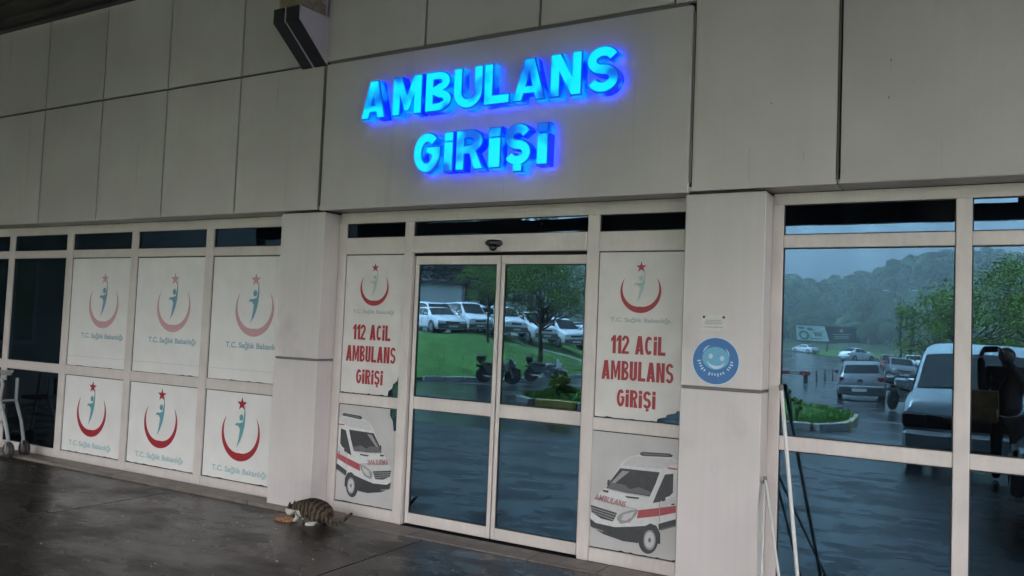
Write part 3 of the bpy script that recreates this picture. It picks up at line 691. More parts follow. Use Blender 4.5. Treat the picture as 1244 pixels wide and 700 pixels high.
# ------------------------------------------------------------------ wheeled walker at the left edge
t = thing('wheeled_walker', 'grey metal wheeled walker beside the dark left windows', 'walker', (-9.42, -.32, 0), R(0))
def tb(name, pts, r, m='alu'): return MB().tube(pts, r, 8).build(name, M[m], t, smooth=True)
tb('hand_rail', [(-.62, -.03, .905), (-.2, -.03, .905), (.2, -.03, .92), (.31, -.03, .932)], .017); tb('hand_grip', [(.12, -.03, .885), (.29, -.03, .90)], .012)
tb('front_leg', [(.10, -.02, .84), (.125, -.02, .78), (.10, -.02, .60), (.13, -.02, .55), (.23, -.02, .38), (.30, -.02, .22), (.315, -.02, .13)], .019)
tb('crossbar', [(-.45, -.02, .36), (.22, -.02, .375)], .016)
tb('rear_leg', [(-.35, -.02, .9), (-.42, -.02, .5), (-.5, -.02, .13)], .018)
tb('crossbar', [(.12, -.02, .6), (.12, .15, .6)], .012)
tb('front_leg', [(.10, .15, .84), (.10, .15, .60), (.23, .15, .38), (.315, .15, .13)], .017)
MB().box(-.40, .08, -.06, .18, .56, .60).build('seat', M['rubber'], t, bevel=.012)
MB().box(.02, .10, -.06, .06, .62, .82).build('bag', M['rubber'], t, bevel=.02)
for x, y in ((.325, -.02), (-.5, -.02), (.325, .15)):
    w = MB().lathe([(.02, -.022), (.078, -.022), (.09, -.01), (.09, .01), (.078, .022), (.02, .022)], (x, y, .0905), 'y', 22).build('wheel', M['rubber'], t, smooth=True)
    MB().lathe([(.0, -.026), (.04, -.026), (.045, -.022), (.045, .022), (.0, .026)], (x, y, .0905), 'y', 14).build('hub', M['gap'], w, smooth=True)
    MB().box(x - .012, x + .012, y - .038, y - .03, .08, .19).build('fork', M['alu'], t)

# ------------------------------------------------------------------ cat and its food
def cat_mat():
    m = mat('tabby_fur', (.1, .08, .06), .8, spec=.15); b = bsdf(m)
    tc = N(m, 'ShaderNodeTexCoord').outputs['Object']; sp = N(m, 'ShaderNodeSeparateXYZ'); L(m, tc, sp.inputs[0])
    w = N(m, 'ShaderNodeTexWave', wave_type='BANDS', bands_direction='X'); w.inputs['Scale'].default_value = 8; w.inputs['Distortion'].default_value = 4.5; w.inputs['Detail'].default_value = 3; w.inputs['Detail Scale'].default_value = 2.5; L(m, tc, w.inputs['Vector'])
    c = ramp(m, w.outputs['Color'], [(.15, (.020, .015, .012)), (.5, (.055, .040, .028)), (.85, (.105, .074, .048))])
    n = noise(m, 90, 3, (1, .5, 1), 'obj'); c = mul(m, c, ramp(m, n, [(.3, (.6,) * 3), (.7, (1.3,) * 3)]), .8)
    # dark saddle along the back
    zz = N(m, 'ShaderNodeMath', operation='MULTIPLY_ADD'); L(m, sp.outputs['Z'], zz.inputs[0]); zz.inputs[1].default_value = 1; L(m, noise(m, 30, 2, None, 'obj'), zz.inputs[2])
    c = mul(m, c, ramp(m, sp.outputs['Z'], [(.15, (1, 1, 1)), (.215, (.28, .26, .25))]), 1)
    # white chest, blaze, belly edge and paws
    def lin(a, bx, by, bz):
        d = N(m, 'ShaderNodeVectorMath', operation='DOT_PRODUCT'); L(m, tc, d.inputs[0]); d.inputs[1].default_value = (bx, by, bz)
        s = N(m, 'ShaderNodeMath', operation='ADD'); L(m, d.outputs['Value'], s.inputs[0]); s.inputs[1].default_value = a; return s.outputs[0]
    wob = N(m, 'ShaderNodeMath', operation='MULTIPLY'); L(m, noise(m, 22, 2, None, 'obj'), wob.inputs[0]); wob.inputs[1].default_value = .05
    def mask(v, lo, hi):
        s = N(m, 'ShaderNodeMath', operation='ADD'); L(m, v, s.inputs[0]); L(m, wob.outputs[0], s.inputs[1])
        r = N(m, 'ShaderNodeMapRange'); L(m, s.outputs[0], r.inputs[0]); r.inputs[1].default_value = lo; r.inputs[2].default_value = hi; return r.outputs[0]
    paws = mask(lin(0, 0, 0, -1), -.020, -.012)          # low z
    front = mask(lin(0, -1, 0, -.35), .030, .038)         # forward and low = chest, legs
    bz = N(m, 'ShaderNodeMath', operation='ABSOLUTE'); L(m, lin(.166, 1, .1, .55), bz.inputs[0])
    blaze = N(m, 'ShaderNodeMapRange'); L(m, bz.outputs[0], blaze.inputs[0]); blaze.inputs[1].default_value = .020; blaze.inputs[2].default_value = .013
    nt_ = N(m, 'ShaderNodeMath', operation='LESS_THAN'); L(m, sp.outputs['X'], nt_.inputs[0]); nt_.inputs[1].default_value = .125
    pw = N(m, 'ShaderNodeMath', operation='MULTIPLY'); L(m, paws, pw.inputs[0]); L(m, nt_.outputs[0], pw.inputs[1]); paws = pw.outputs[0]
    lowf = mask(lin(0, 0, 0, -1), -.078, -.070)
    a = N(m, 'ShaderNodeMath', operation='MULTIPLY'); L(m, front, a.inputs[0]); L(m, lowf, a.inputs[1])
    s1 = N(m, 'ShaderNodeMath', operation='MAXIMUM'); L(m, paws, s1.inputs[0]); L(m, a.outputs[0], s1.inputs[1])
    s2 = N(m, 'ShaderNodeMath', operation='MAXIMUM'); L(m, s1.outputs[0], s2.inputs[0]); L(m, blaze.outputs[0], s2.inputs[1])
    x = N(m, 'ShaderNodeMix', data_type='RGBA'); L(m, s2.outputs[0], x.inputs[0]); L(m, c, x.inputs[6]); x.inputs[7].default_value = (.50, .47, .43, 1)
    L(m, x.outputs[2], b.inputs['Base Color']); bump(m, noise(m, 160, 3, (1, 1, .4), 'obj'), .3, .003)
    return m
CT = thing('cat', 'brown tabby cat with white chest and paws crouching to eat beside the left pillar', 'cat', (-4.665, -.43, 0), R(6))
cv = [(.11, 0, .105), (.035, 0, .130), (-.055, 0, .132), (-.115, -.004, .118), (-.152, -.010, .100), (-.182, -.018, .082), (-.208, -.018, .050),
      (.155, 0, .075), (.215, -.01, .030), (.275, -.02, .028), (.325, -.01, .060), (.375, .0, .115), (.402, .0, .128),
      (.125, .056, .060), (.060, .074, .040), (.100, .076, .016), (.035, .080, .012),
      (.125, -.056, .060), (.060, -.074, .040), (.100, -.076, .016), (.020, -.082, .012),
      (-.085, .042, .080), (-.082, .045, .035), (-.110, .047, .010),
      (-.085, -.042, .080), (-.088, -.045, .035), (-.125, -.047, .010)]
ce = [(0, 1), (1, 2), (2, 3), (3, 4), (4, 5), (5, 6), (0, 7), (7, 8), (8, 9), (9, 10), (10, 11), (11, 12), (0, 13), (13, 14), (14, 15), (15, 16), (0, 17), (17, 18), (18, 19), (19, 20), (2, 21), (21, 22), (22, 23), (2, 24), (24, 25), (25, 26)]
cr = [.092, .092, .068, .046, .040, .050, .024, .060, .017, .014, .014, .013, .008,   .062, .040, .018, .013, .062, .040, .018, .013, .026, .015, .013, .026, .015, .013]
fur = cat_mat()
skin('body', cv, ce, cr, fur, CT, 2)
for s in (-1, 1):
    MB().lathe([(.019, 0), (.013, .018), (.002, .042)], (-.165, -.016 + s * .030, .115), 'z', 8).build('ear', fur, CT, smooth=True)
    MB().blob((-.203, -.014 + s * .020, .082), (.006, .005, .006), 8, 6).build('eye', M['black'], CT, smooth=80)
MB().blob((-.228, -.019, .046), (.005, .006, .004), 8, 5).build('nose', mat('cat_nose', (.25, .1, .09), .5), CT, smooth=80)
F = thing('cat_food', 'small heap of orange dry cat food in front of the cat', 'cat food', (-4.875, -.475, 0))
mk = mat('kibble', (.36, .17, .07), .7); vary(mk, (.38, .19, .085), .4, 60)
MB().blob((0, 0, -.004), (.085, .06, .028), 14, 6, .25).build('heap', mk, F, smooth=60)
mb = MB(); rr = random.Random(3)
for i in range(170):
    a = rr.random() * 6.28; q = math.sqrt(rr.random()); x, y = math.cos(a) * q * .105, math.sin(a) * q * .07
    mb.blob((x, y, max(.004, .026 * (1 - q * q)) + .002), (.007, .006, .005), 6, 4, .3, rr)
tag(mb.build('kibble_pieces', mk, F), kind='stuff')
mb = MB(); rr = random.Random(11)
for i in range(110):
    x, y = rr.uniform(-11, .2), rr.uniform(-2.6, -.35); s = rr.uniform(.003, .009); mb.blob((x, y, .003), (s, s * rr.uniform(.5, 1), .003), 5, 4, .4, rr)
tag(mb.build('litter_crumbs', mat('pale_crumb', (.45, .43, .4), .7)), 'small pale crumbs and bits scattered on the wet forecourt', 'litter', kind='stuff')
#PART2
# ================================================================== the car park in front (seen in the glass)
M['grass'] = mat('grass', (.05, .10, .025), .8, spec=.2); vary(M['grass'], (.055, .15, .022), .45, 1.2)
M['blade'] = mat('grass_blades', (.06, .13, .03), .7, spec=.2); vary(M['blade'], (.06, .16, .022), .4, 3)
M['kerb_grey'] = mat('kerb_concrete', (.30, .30, .29), .6); vary(M['kerb_grey'], (.30, .30, .29), .3, 7)
M['kerb_yellow'] = mat('kerb_worn_yellow', (.42, .30, .06), .6); vary(M['kerb_yellow'], (.42, .30, .07), .35, 9)
M['path'] = mat('path_concrete', (.28, .28, .27), .35); vary(M['path'], (.28, .28, .27), .2, 3)
M['bark'] = mat('bark', (.035, .028, .022), .9); vary(M['bark'], (.04, .032, .025), .4, 20)
def leaf_mat(n, c):
    m = M[n] = mat(n, c, .7, spec=.12); cc = vary(m, c, .45, 1.4); oi = noise(m, 9, 2)
    L(m, mul(m, cc, ramp(m, oi, [(.3, (.6, .65, .55)), (.7, (1.35, 1.3, 1.0))])), bsdf(m).inputs['Base Color'])
leaf_mat('leaf_spring', (.135, .22, .036)); leaf_mat('leaf_green', (.12, .215, .036)); leaf_mat('leaf_dark', (.022, .042, .022)); leaf_mat('leaf_lime', (.16, .22, .03))
m = M['wood_hill'] = mat('wooded_slope', (.035, .055, .03), .9, spec=.1); c = vary(m, (.042, .072, .030), .5, .05); L(m, mul(m, c, ramp(m, noise(m, .9, 3), [(.35, (.45,) * 3), (.65, (1.5,) * 3)])), bsdf(m).inputs['Base Color'])

# bank left of the kerb with the raised parking above
mb = MB(); xs = [-90, -75, -60, -50, -44, -40] + [-38 + .7 * i for i in range(38)]; ys = [4, 0, -4, -8] + [-10 - .9 * i for i in range(42)] + [-52, -60, -72, -90, -110]
idx = {}
for j, y in enumerate(ys):
    for i, x in enumerate(xs):
        idx[i, j] = len(mb.v); mb.v.append((x, y, bank_h(x, y)))
for j in range(len(ys) - 1):
    for i in range(len(xs) - 1):
        c = [(xs[i], ys[j]), (xs[i + 1], ys[j]), (xs[i + 1], ys[j + 1]), (xs[i], ys[j + 1])]
        if min(side_kerb(*p) for p in c) > .05: mb.f.append((idx[i, j], idx[i + 1, j], idx[i + 1, j + 1], idx[i, j + 1])); mb.mi.append(0)
tag(mb.build('grass_bank', M['grass'], smooth=80), kind='structure')
# strip that closes the bank against the kerb
mb = MB(); prev = None
def along(poly, step):
    out = []
    for a, b in zip(poly, poly[1:]):
        n = max(1, int(math.hypot(b[0] - a[0], b[1] - a[1]) / step))
        out += [(a[0] + (b[0] - a[0]) * i / n, a[1] + (b[1] - a[1]) * i / n, math.atan2(b[1] - a[1], b[0] - a[0])) for i in range(n)]
    return out
for x, y, a in along(KERB, 1.0):
    nx_, ny_ = math.sin(a), -math.cos(a)       # towards the bank
    p0 = (x + nx_ * .1, y + ny_ * .1, base_h(y) + .10); p1 = (x + nx_ * 1.9, y + ny_ * 1.9, bank_h(x + nx_ * 1.9, y + ny_ * 1.9) - .01)
    if prev: mb.add([prev[0], prev[1], p1, p0], [(0, 1, 2, 3)])
    prev = (p0, p1)
tag(mb.build('verge', M['grass']), kind='structure')
kerb = tag(bpy.data.objects.new('kerb', None), kind='structure'); COL.objects.link(kerb)
ks_mesh = MB().box(-.49, .49, -.09, .09, -.1, .15).build('kerb_stone', M['kerb_grey'], kerb, bevel=.015)
ky_mesh = MB().box(-.49, .49, -.09, .09, -.1, .15).build('kerb_stone', M['kerb_yellow'], kerb, bevel=.015)
def kerb_line(poly, alt=False, parent=kerb):
    for k, (x, y, a) in enumerate(along(poly, 1.0)):
        src = ky_mesh if (alt and k % 2 == 1) else ks_mesh
        o = src.copy(); COL.objects.link(o); o.parent = parent; o.location = (x + .5 * math.cos(a), y + .5 * math.sin(a), base_h(y)); o.rotation_euler = (0, 0, a)
kerb_line([p for p in KERB if -19 > p[1] > -45])
# raised car park surface and footpath up the bank
mb = MB(); prev = None
for x, y, a in along(KERB, 2.0):
    nx_, ny_ = math.sin(a), -math.cos(a); p0 = (x + nx_ * 7.6, y + ny_ * 7.6, base_h(y) + 1.86); p1 = (x + nx_ * 16, y + ny_ * 16, base_h(y) + 1.86)
    if prev and y < -12: mb.add([prev[0], prev[1], p1, p0], [(0, 1, 2, 3)])
    prev = (p0, p1)
tag(mb.build('upper_parking', M['asphalt']), kind='structure')
mb = MB(); pp = []
for i in range(13):
    f = i / 12; x = -19.3 - 2.9 * f - .6 * math.sin(f * 3); y = -37.4 - 1.0 * f; pp.append((x, y))
PTH = [(-18.2, -38.0), (-19.4, -37.2), (-20.6, -36.6), (-21.9, -36.2), (-23.2, -36.1), (-24.6, -36.3)]
prev = None
for x, y, a in along(PTH, .5):
    q0 = (x, y - .45, bank_h(x, y - .45) + .03); q1 = (x, y + .45, bank_h(x, y + .45) + .03)
    if prev: mb.add([prev[0], q0, q1, prev[1]], [(0, 1, 2, 3)])
    prev = (q0, q1)
tag(mb.build('path', M['path']), kind='structure')

# planted island in the car park
ISL = [(-3.1, -12.6), (-2.75, -13.3), (-2.7, -14.6), (-3.0, -18.0), (-4.4, -21.8), (-6.5, -25.3), (-9.5, -25.6), (-12.2, -23.0), (-11.9, -18.5), (-10.6, -13.4), (-9.6, -12.5), (-3.1, -12.6)]
mb = MB(); cx_, cy_ = -7.0, -18.0; n = len(ISL) - 1
ring = [[(cx_ + (x - cx_) * f, cy_ + (y - cy_) * f) for x, y in ISL[:-1]] for f in (.985, .8, .5, .2)]
for k, rg in enumerate(ring):
    for x, y in rg: mb.v.append((x, y, base_h(y) + .12 + (.0, .08, .14, .16)[k]))
for k in range(3):
    for i in range(n): mb.f.append((k * n + i, k * n + (i + 1) % n, (k + 1) * n + (i + 1) % n, (k + 1) * n + i)); mb.mi.append(0)
mb.f.append(tuple(3 * n + i for i in range(n))); mb.mi.append(0)
tag(mb.build('island_lawn', M['grass'], smooth=80), kind='structure')
kerb_line(ISL, True)
def inside(poly, x, y):
    c = False
    for a, b in zip(poly, poly[1:]):
        if (a[1] > y) != (b[1] > y) and x < (b[0] - a[0]) * (y - a[1]) / (b[1] - a[1]) + a[0]: c = not c
    return c
mb = MB(); rr = random.Random(5)
def blade(x, y, z, h):
    a = rr.random() * 6.28; w = rr.uniform(.006, .014); dx, dy = math.cos(a) * w, math.sin(a) * w; l = rr.uniform(-.5, .5) * h; k = rr.uniform(-.5, .5) * h
    mb.add([(x - dx, y - dy, z), (x + dx, y + dy, z), (x + l, y + k, z + h)], [(0, 1, 2)])
c = 0
while c < 26000:
    x, y = rr.uniform(-12.5, -2.6), -12.5 - 13.2 * rr.random() ** 1.6
    if inside(ISL, x, y):
        fx, fy = (x - cx_), (y - cy_); z = base_h(y) + .13 + .03
        for _ in range(4): blade(x + rr.uniform(-.03, .03), y + rr.uniform(-.03, .03), z, rr.uniform(.04, .14))
        c += 4
for x, y, a in along(KERB, .12):
    if -14 > y > -40:
        for _ in range(7):
            s = rr.uniform(.12, 3.5); q = (x + math.sin(a) * s, y - math.cos(a) * s); blade(q[0], q[1], bank_h(*q) - .01, rr.uniform(.05, .2))
tag(mb.build('grass_blades', M['blade']), 'short green grass growing on the island and the bank', 'grass', kind='stuff')

# plants and trees
def leaf_cloud(mb, c, r, n, size, rr, flat=1.0):
    for _ in range(n):
        while True:
            v = Vector((rr.uniform(-1, 1), rr.uniform(-1, 1), rr.uniform(-1, 1)))
            if .15 < v.length < 1: break
        p = Vector(c) + Vector((v.x * r, v.y * r, v.z * r * flat)); s = size * rr.uniform(.6, 1.3)
        u = Vector((rr.uniform(-1, 1), rr.uniform(-1, 1), rr.uniform(-.6, .6))).normalized(); w = u.cross(Vector((rr.uniform(-1, 1), rr.uniform(-1, 1), rr.uniform(-1, 1)))).normalized()
        mb.add([p - u * s, p - w * s * .45, p + u * s, p + w * s * .45], [(0, 1, 2, 3)])
def tree(label, x, y, z, h, r, leafm, seed, n_cl=42, per=150, trunk=.10, size=.075, cz=.62, flat=.8, group='trees in the car park', cat='tree', name='tree'):
    t = thing(name, label, cat, (x, y, z), 0, group); rr = random.Random(seed)
    tk = MB(); lf = MB(); c = Vector((0, 0, h * cz)); z0 = h * .32
    tk.tube([(0, 0, -.1), (.03, .02, z0 * .5), (-.02, .03, z0), (.02, 0, h * .55)], [trunk * 1.25, trunk, trunk * .85, trunk * .5], 8)
    for i in range(n_cl):
        while True:
            v = Vector((rr.uniform(-1, 1), rr.uniform(-1, 1), rr.uniform(-.8, 1)))
            if .35 < v.length < 1: break
        p = Vector((v.x * r, v.y * r, v.z * r * flat)) + c
        b = Vector((0, 0, z0 + rr.random() * h * .2)); mid = b.lerp(p, .5) + Vector((rr.uniform(-.1, .1) * r, rr.uniform(-.1, .1) * r, rr.uniform(-.12, .02) * r))
        tk.tube([b, mid, p], [trunk * .35, trunk * .2, trunk * .06], 5, False)
        leaf_cloud(lf, p, r * rr.uniform(.16, .30), per, size, rr, .7)
    tk.build('trunk', M['bark'], t, smooth=80); lf.build('crown', M[leafm], t)
    return t
tree('spring-green tree on the bank behind the parked motorcycles', -17.95, -28.3, bank_h(-17.95, -28.3), 5.5, 2.75, 'leaf_green', 21, 58, 200, .10, .055, .71, .62)
tree('slim tree on the bank in front of the white vans', -22.6, -31.3, bank_h(-22.6, -31.3), 4.9, 1.75, 'leaf_green', 22, 50, 180, .06, .05, .68, .7)
tree('bushy bright tree behind the pale van', -.7, -26.2, base_h(-26), 4.6, 2.1, 'leaf_spring', 23, 56, 220, .10, .045)
tree('wide dark green tree to the right behind the pale van', 2.0, -28.5, base_h(-28), 5.2, 2.9, 'leaf_green', 24, 80, 260, .10, .05)
for k, (x, y, h) in enumerate(((-41, -47.0, 11), (-38.2, -50.5, 12.5), (-35.0, -50.5, 10.5), (-31.8, -52.5, 9.5), (-46, -44, 12))):
    tree(['tall dark evergreen behind the pale building, left end', 'tallest dark evergreen behind the pale building', 'dark evergreen at the right end of the pale building', 'shorter dark evergreen right of the pale building', 'tall dark evergreen left of the pale building'][k], x, y, 1.2, h, h * .36, 'leaf_dark', 30 + k, 60, 60, .22, .22, .60, 1.15, 'dark evergreens behind the car park', 'tree', 'evergreen_tree')
def shrub(label, x, y, h, r, leafm, seed, n=22, per=40, size=.05):
    t = thing('shrub', label, 'shrub', (x, y, base_h(y) + .2), 0, 'shrubs and weeds on the island'); rr = random.Random(seed); st = MB(); lf = MB()
    for i in range(n):
        p = Vector((rr.uniform(-r, r), rr.uniform(-r, r), h * rr.uniform(.45, 1))); st.tube([(0, 0, 0), p * .5 + Vector((0, 0, .05)), p], [.012, .008, .004], 4, False); leaf_cloud(lf, p, r * .38, per, size, rr)
    st.build('stem', M['bark'], t); lf.build('foliage', M[leafm], t)
shrub('lime green bush at the near left corner of the island', -9.35, -13.2, .50, .26, 'leaf_lime', 41)
shrub('small green weed beside the lime bush', -9.1, -13.2, .30, .2, 'leaf_green', 42, 8)
shrub('young sapling with a leafy tip at the right end of the island', -4.0, -14.6, .62, .12, 'leaf_green', 43, 7, 26, .04)
shrub('thin weed near the kerb of the island', -3.65, -13.4, .42, .10, 'leaf_spring', 44, 7, 20, .04)
shrub('low leafy weed standing at the back of the island', -5.2, -18.2, .55, .16, 'leaf_green', 45, 8, 24, .05)

# field, wooded hills
FL = [(-90, -250), (-38, -177), (-16, -111), (-4, -95), (12, -90), (60, -84), (300, -84)]
mb = MB()
for i, (x, y) in enumerate(FL): mb.v += [(x, y, -.53), (x * 1.25 + (-30 if x < 0 else 30), min(y * 1.1, -260) - 20, -.2)]
for i in range(len(FL) - 1): mb.f.append((2 * i, 2 * i + 2, 2 * i + 3, 2 * i + 1)); mb.mi.append(0)
tag(mb.build('grass_field', M['grass']), kind='structure')
RT = [(-80, 40), (-20, 42), (0, 43), (3, 40), (5, 36), (7, 31), (10, 29.5), (12, 31.5), (20, 34), (26, 37), (30, 44), (40, 52), (60, 48), (80, 45)]
def ridge(t):            # height of the crest by bearing from -y towards -x, degrees
    for a, b in zip(RT, RT[1:]):
        if a[0] <= t <= b[0]: return a[1] + (b[1] - a[1]) * (t - a[0]) / (b[0] - a[0])
    return 40
def hill_h(t, r):
    f = max(0, min(1, (r - 190) / 240)); f = f * f * (3 - 2 * f)
    return -.6 + ridge(t) * f + 3 * math.sin(t * .5 + r * .03) * f - (r - 430) * .08 * (r > 430)
mb = MB(); TT = list(range(-75, 80, 1)); RR_ = [190, 215, 240, 265, 290, 320, 350, 380, 410, 440, 480, 540]
for r in RR_:
    for t in TT: mb.v.append((-math.sin(R(t)) * r, -math.cos(R(t)) * r, hill_h(t, r)))
for j in range(len(RR_) - 1):
    for i in range(len(TT) - 1): a = j * len(TT) + i; mb.f.append((a, a + 1, a + 1 + len(TT), a + len(TT))); mb.mi.append(0)
tag(mb.build('hills', M['wood_hill'], smooth=80), kind='structure')
mb = MB(); rr = random.Random(9)
for _ in range(26000):
    t = rr.uniform(-22, 62); r = rr.uniform(225, 455) ; s = rr.uniform(.9, 2.1) * (1.7 if rr.random() < .06 else 1)
    mb.blob((-math.sin(R(t)) * r, -math.cos(R(t)) * r, hill_h(t, r) + s * .5), (s, s, s * rr.uniform(.8, 1.4)), 6, 4, .45, rr)
tag(mb.build('hillside_wood', M['wood_hill'], smooth=180), 'dense dark green wood covering the hills beyond the car park', 'wood', kind='stuff')

# pale ribbed building behind the parked vans
t = thing('pale_building', 'pale grey ribbed building behind the row of parked white vans', 'building', (-39.5, -44.5, 1.2), R(-28))
MB().box(-7, 5.2, -6, 0, 0, 3.6).build('wall', mat('pale_ribbed_wall', (.62, .64, .65), .5), t)
for i in range(40): MB().box(-6.9 + i * .30, -6.8 + i * .30, .001, .04, .1, 3.55).build('rib', bpy.data.materials['pale_ribbed_wall'], t)
MB().box(-7.3, 5.5, -6.3, .5, 3.62, 3.85).build('roof', M['steel_dark'], t)

# ------------------------------------------------------------------ vehicles
def paint(n, c, r=.28): m = M[n] = mat(n, c, r, spec=.5, coat=.6); vary(m, c, .06, 3); return m
paint('car_white', (.66, .68, .70)); paint('car_silver', (.36, .38, .40)); paint('car_red', (.16, .012, .016)); paint('car_pale_blue', (.36, .43, .46)); paint('car_grey', (.10, .105, .11))
M['lamp_clear'] = mat('headlamp_glass', (.45, .47, .48), .12); M['lamp_red'] = mat('tail_lamp', (.20, .012, .012), .2); M['tyre'] = mat('tyre', (.016, .016, .016), .8); M['rim'] = mat('rim', (.30, .30, .31), .35, .6); M['trim'] = mat('grey_bumper_plastic', (.085, .09, .095), .5); M['seat'] = mat('car_seat', (.05, .05, .055), .8)
ST = {
 'hatchback': dict(W=.83, r=.29, ax=(1.22, -1.22), st=[(1.93, .32, .60, .63, .66, .5), (1.86, .20, .68, .72, .78, .62), (1.5, .18, .80, .85, .82, .68), (.98, .18, .88, .94, .83, .68), (.30, .18, .90, 1.38, .83, .60), (-.1, .18, .91, 1.44, .83, .60), (-1.0, .18, .92, 1.43, .83, .60), (-1.50, .18, .94, 1.35, .82, .57), (-1.80, .20, .95, 1.00, .81, .66), (-1.90, .24, .80, .84, .80, .68), (-1.93, .34, .62, .66, .74, .6)], cowl=3, rf=4, rr=7, tail=8),
 'sedan': dict(W=.86, r=.30, ax=(1.35, -1.3), st=[(2.15, .32, .58, .61, .66, .5), (2.06, .20, .66, .70, .80, .62), (1.6, .18, .78, .83, .85, .70), (1.0, .18, .88, .93, .86, .70), (.30, .18, .90, 1.36, .86, .60), (-.2, .18, .91, 1.42, .86, .60), (-.9, .18, .92, 1.39, .86, .60), (-1.50, .18, .95, 1.02, .86, .68), (-2.0, .20, .93, .98, .83, .68), (-2.12, .24, .80, .84, .80, .66), (-2.16, .34, .6, .64, .74, .6)], cowl=3, rf=4, rr=6, tail=7),
 'minivan': dict(W=.84, r=.30, ax=(1.22, -1.25), st=[(1.97, .34, .66, .69, .70, .55), (1.90, .22, .78, .83, .80, .66), (1.55, .20, .96, 1.00, .83, .72), (1.15, .20, 1.02, 1.08, .84, .72), (.45, .20, 1.04, 1.66, .84, .66), (.1, .20, 1.05, 1.74, .84, .68), (-1.6, .20, 1.05, 1.73, .84, .68), (-1.86, .22, 1.06, 1.62, .83, .66), (-1.95, .26, .98, 1.02, .81, .72), (-1.97, .36, .66, .7, .76, .66)], cowl=3, rf=4, rr=7, tail=8),
 'van': dict(W=.88, r=.32, ax=(1.55, -1.4), st=[(2.36, .26, .62, .70, .80, .74), (2.33, .20, .80, .88, .86, .78), (2.22, .19, .93, 1.00, .875, .79), (1.95, .19, 1.03, 1.09, .88, .79), (1.32, .19, 1.07, 1.66, .885, .735), (1.05, .19, 1.08, 1.77, .885, .72), (.6, .19, 1.08, 1.80, .885, .72), (-2.1, .19, 1.08, 1.79, .885, .72), (-2.33, .22, 1.08, 1.68, .87, .70), (-2.38, .26, 1.0, 1.04, .85, .78), (-2.40, .36, .7, .75, .8, .7)], cowl=3, rf=4, rr=8, tail=9)}
def section(s):
    x, zl, zb, zt, wl, wt = s; r = [(wl * .90, zl), (wl * .99, zl + .10), (wl, (zl + zb) * .52), (wl * .985, zb - .05), (wl * .955, zb), (wt * 1.005, zt - .035), (wt * .93, zt - .005), (wt * .5, zt + .012)]
    return [(x, -a, b) for a, b in r] + [(x, a, b) for a, b in reversed(r)]
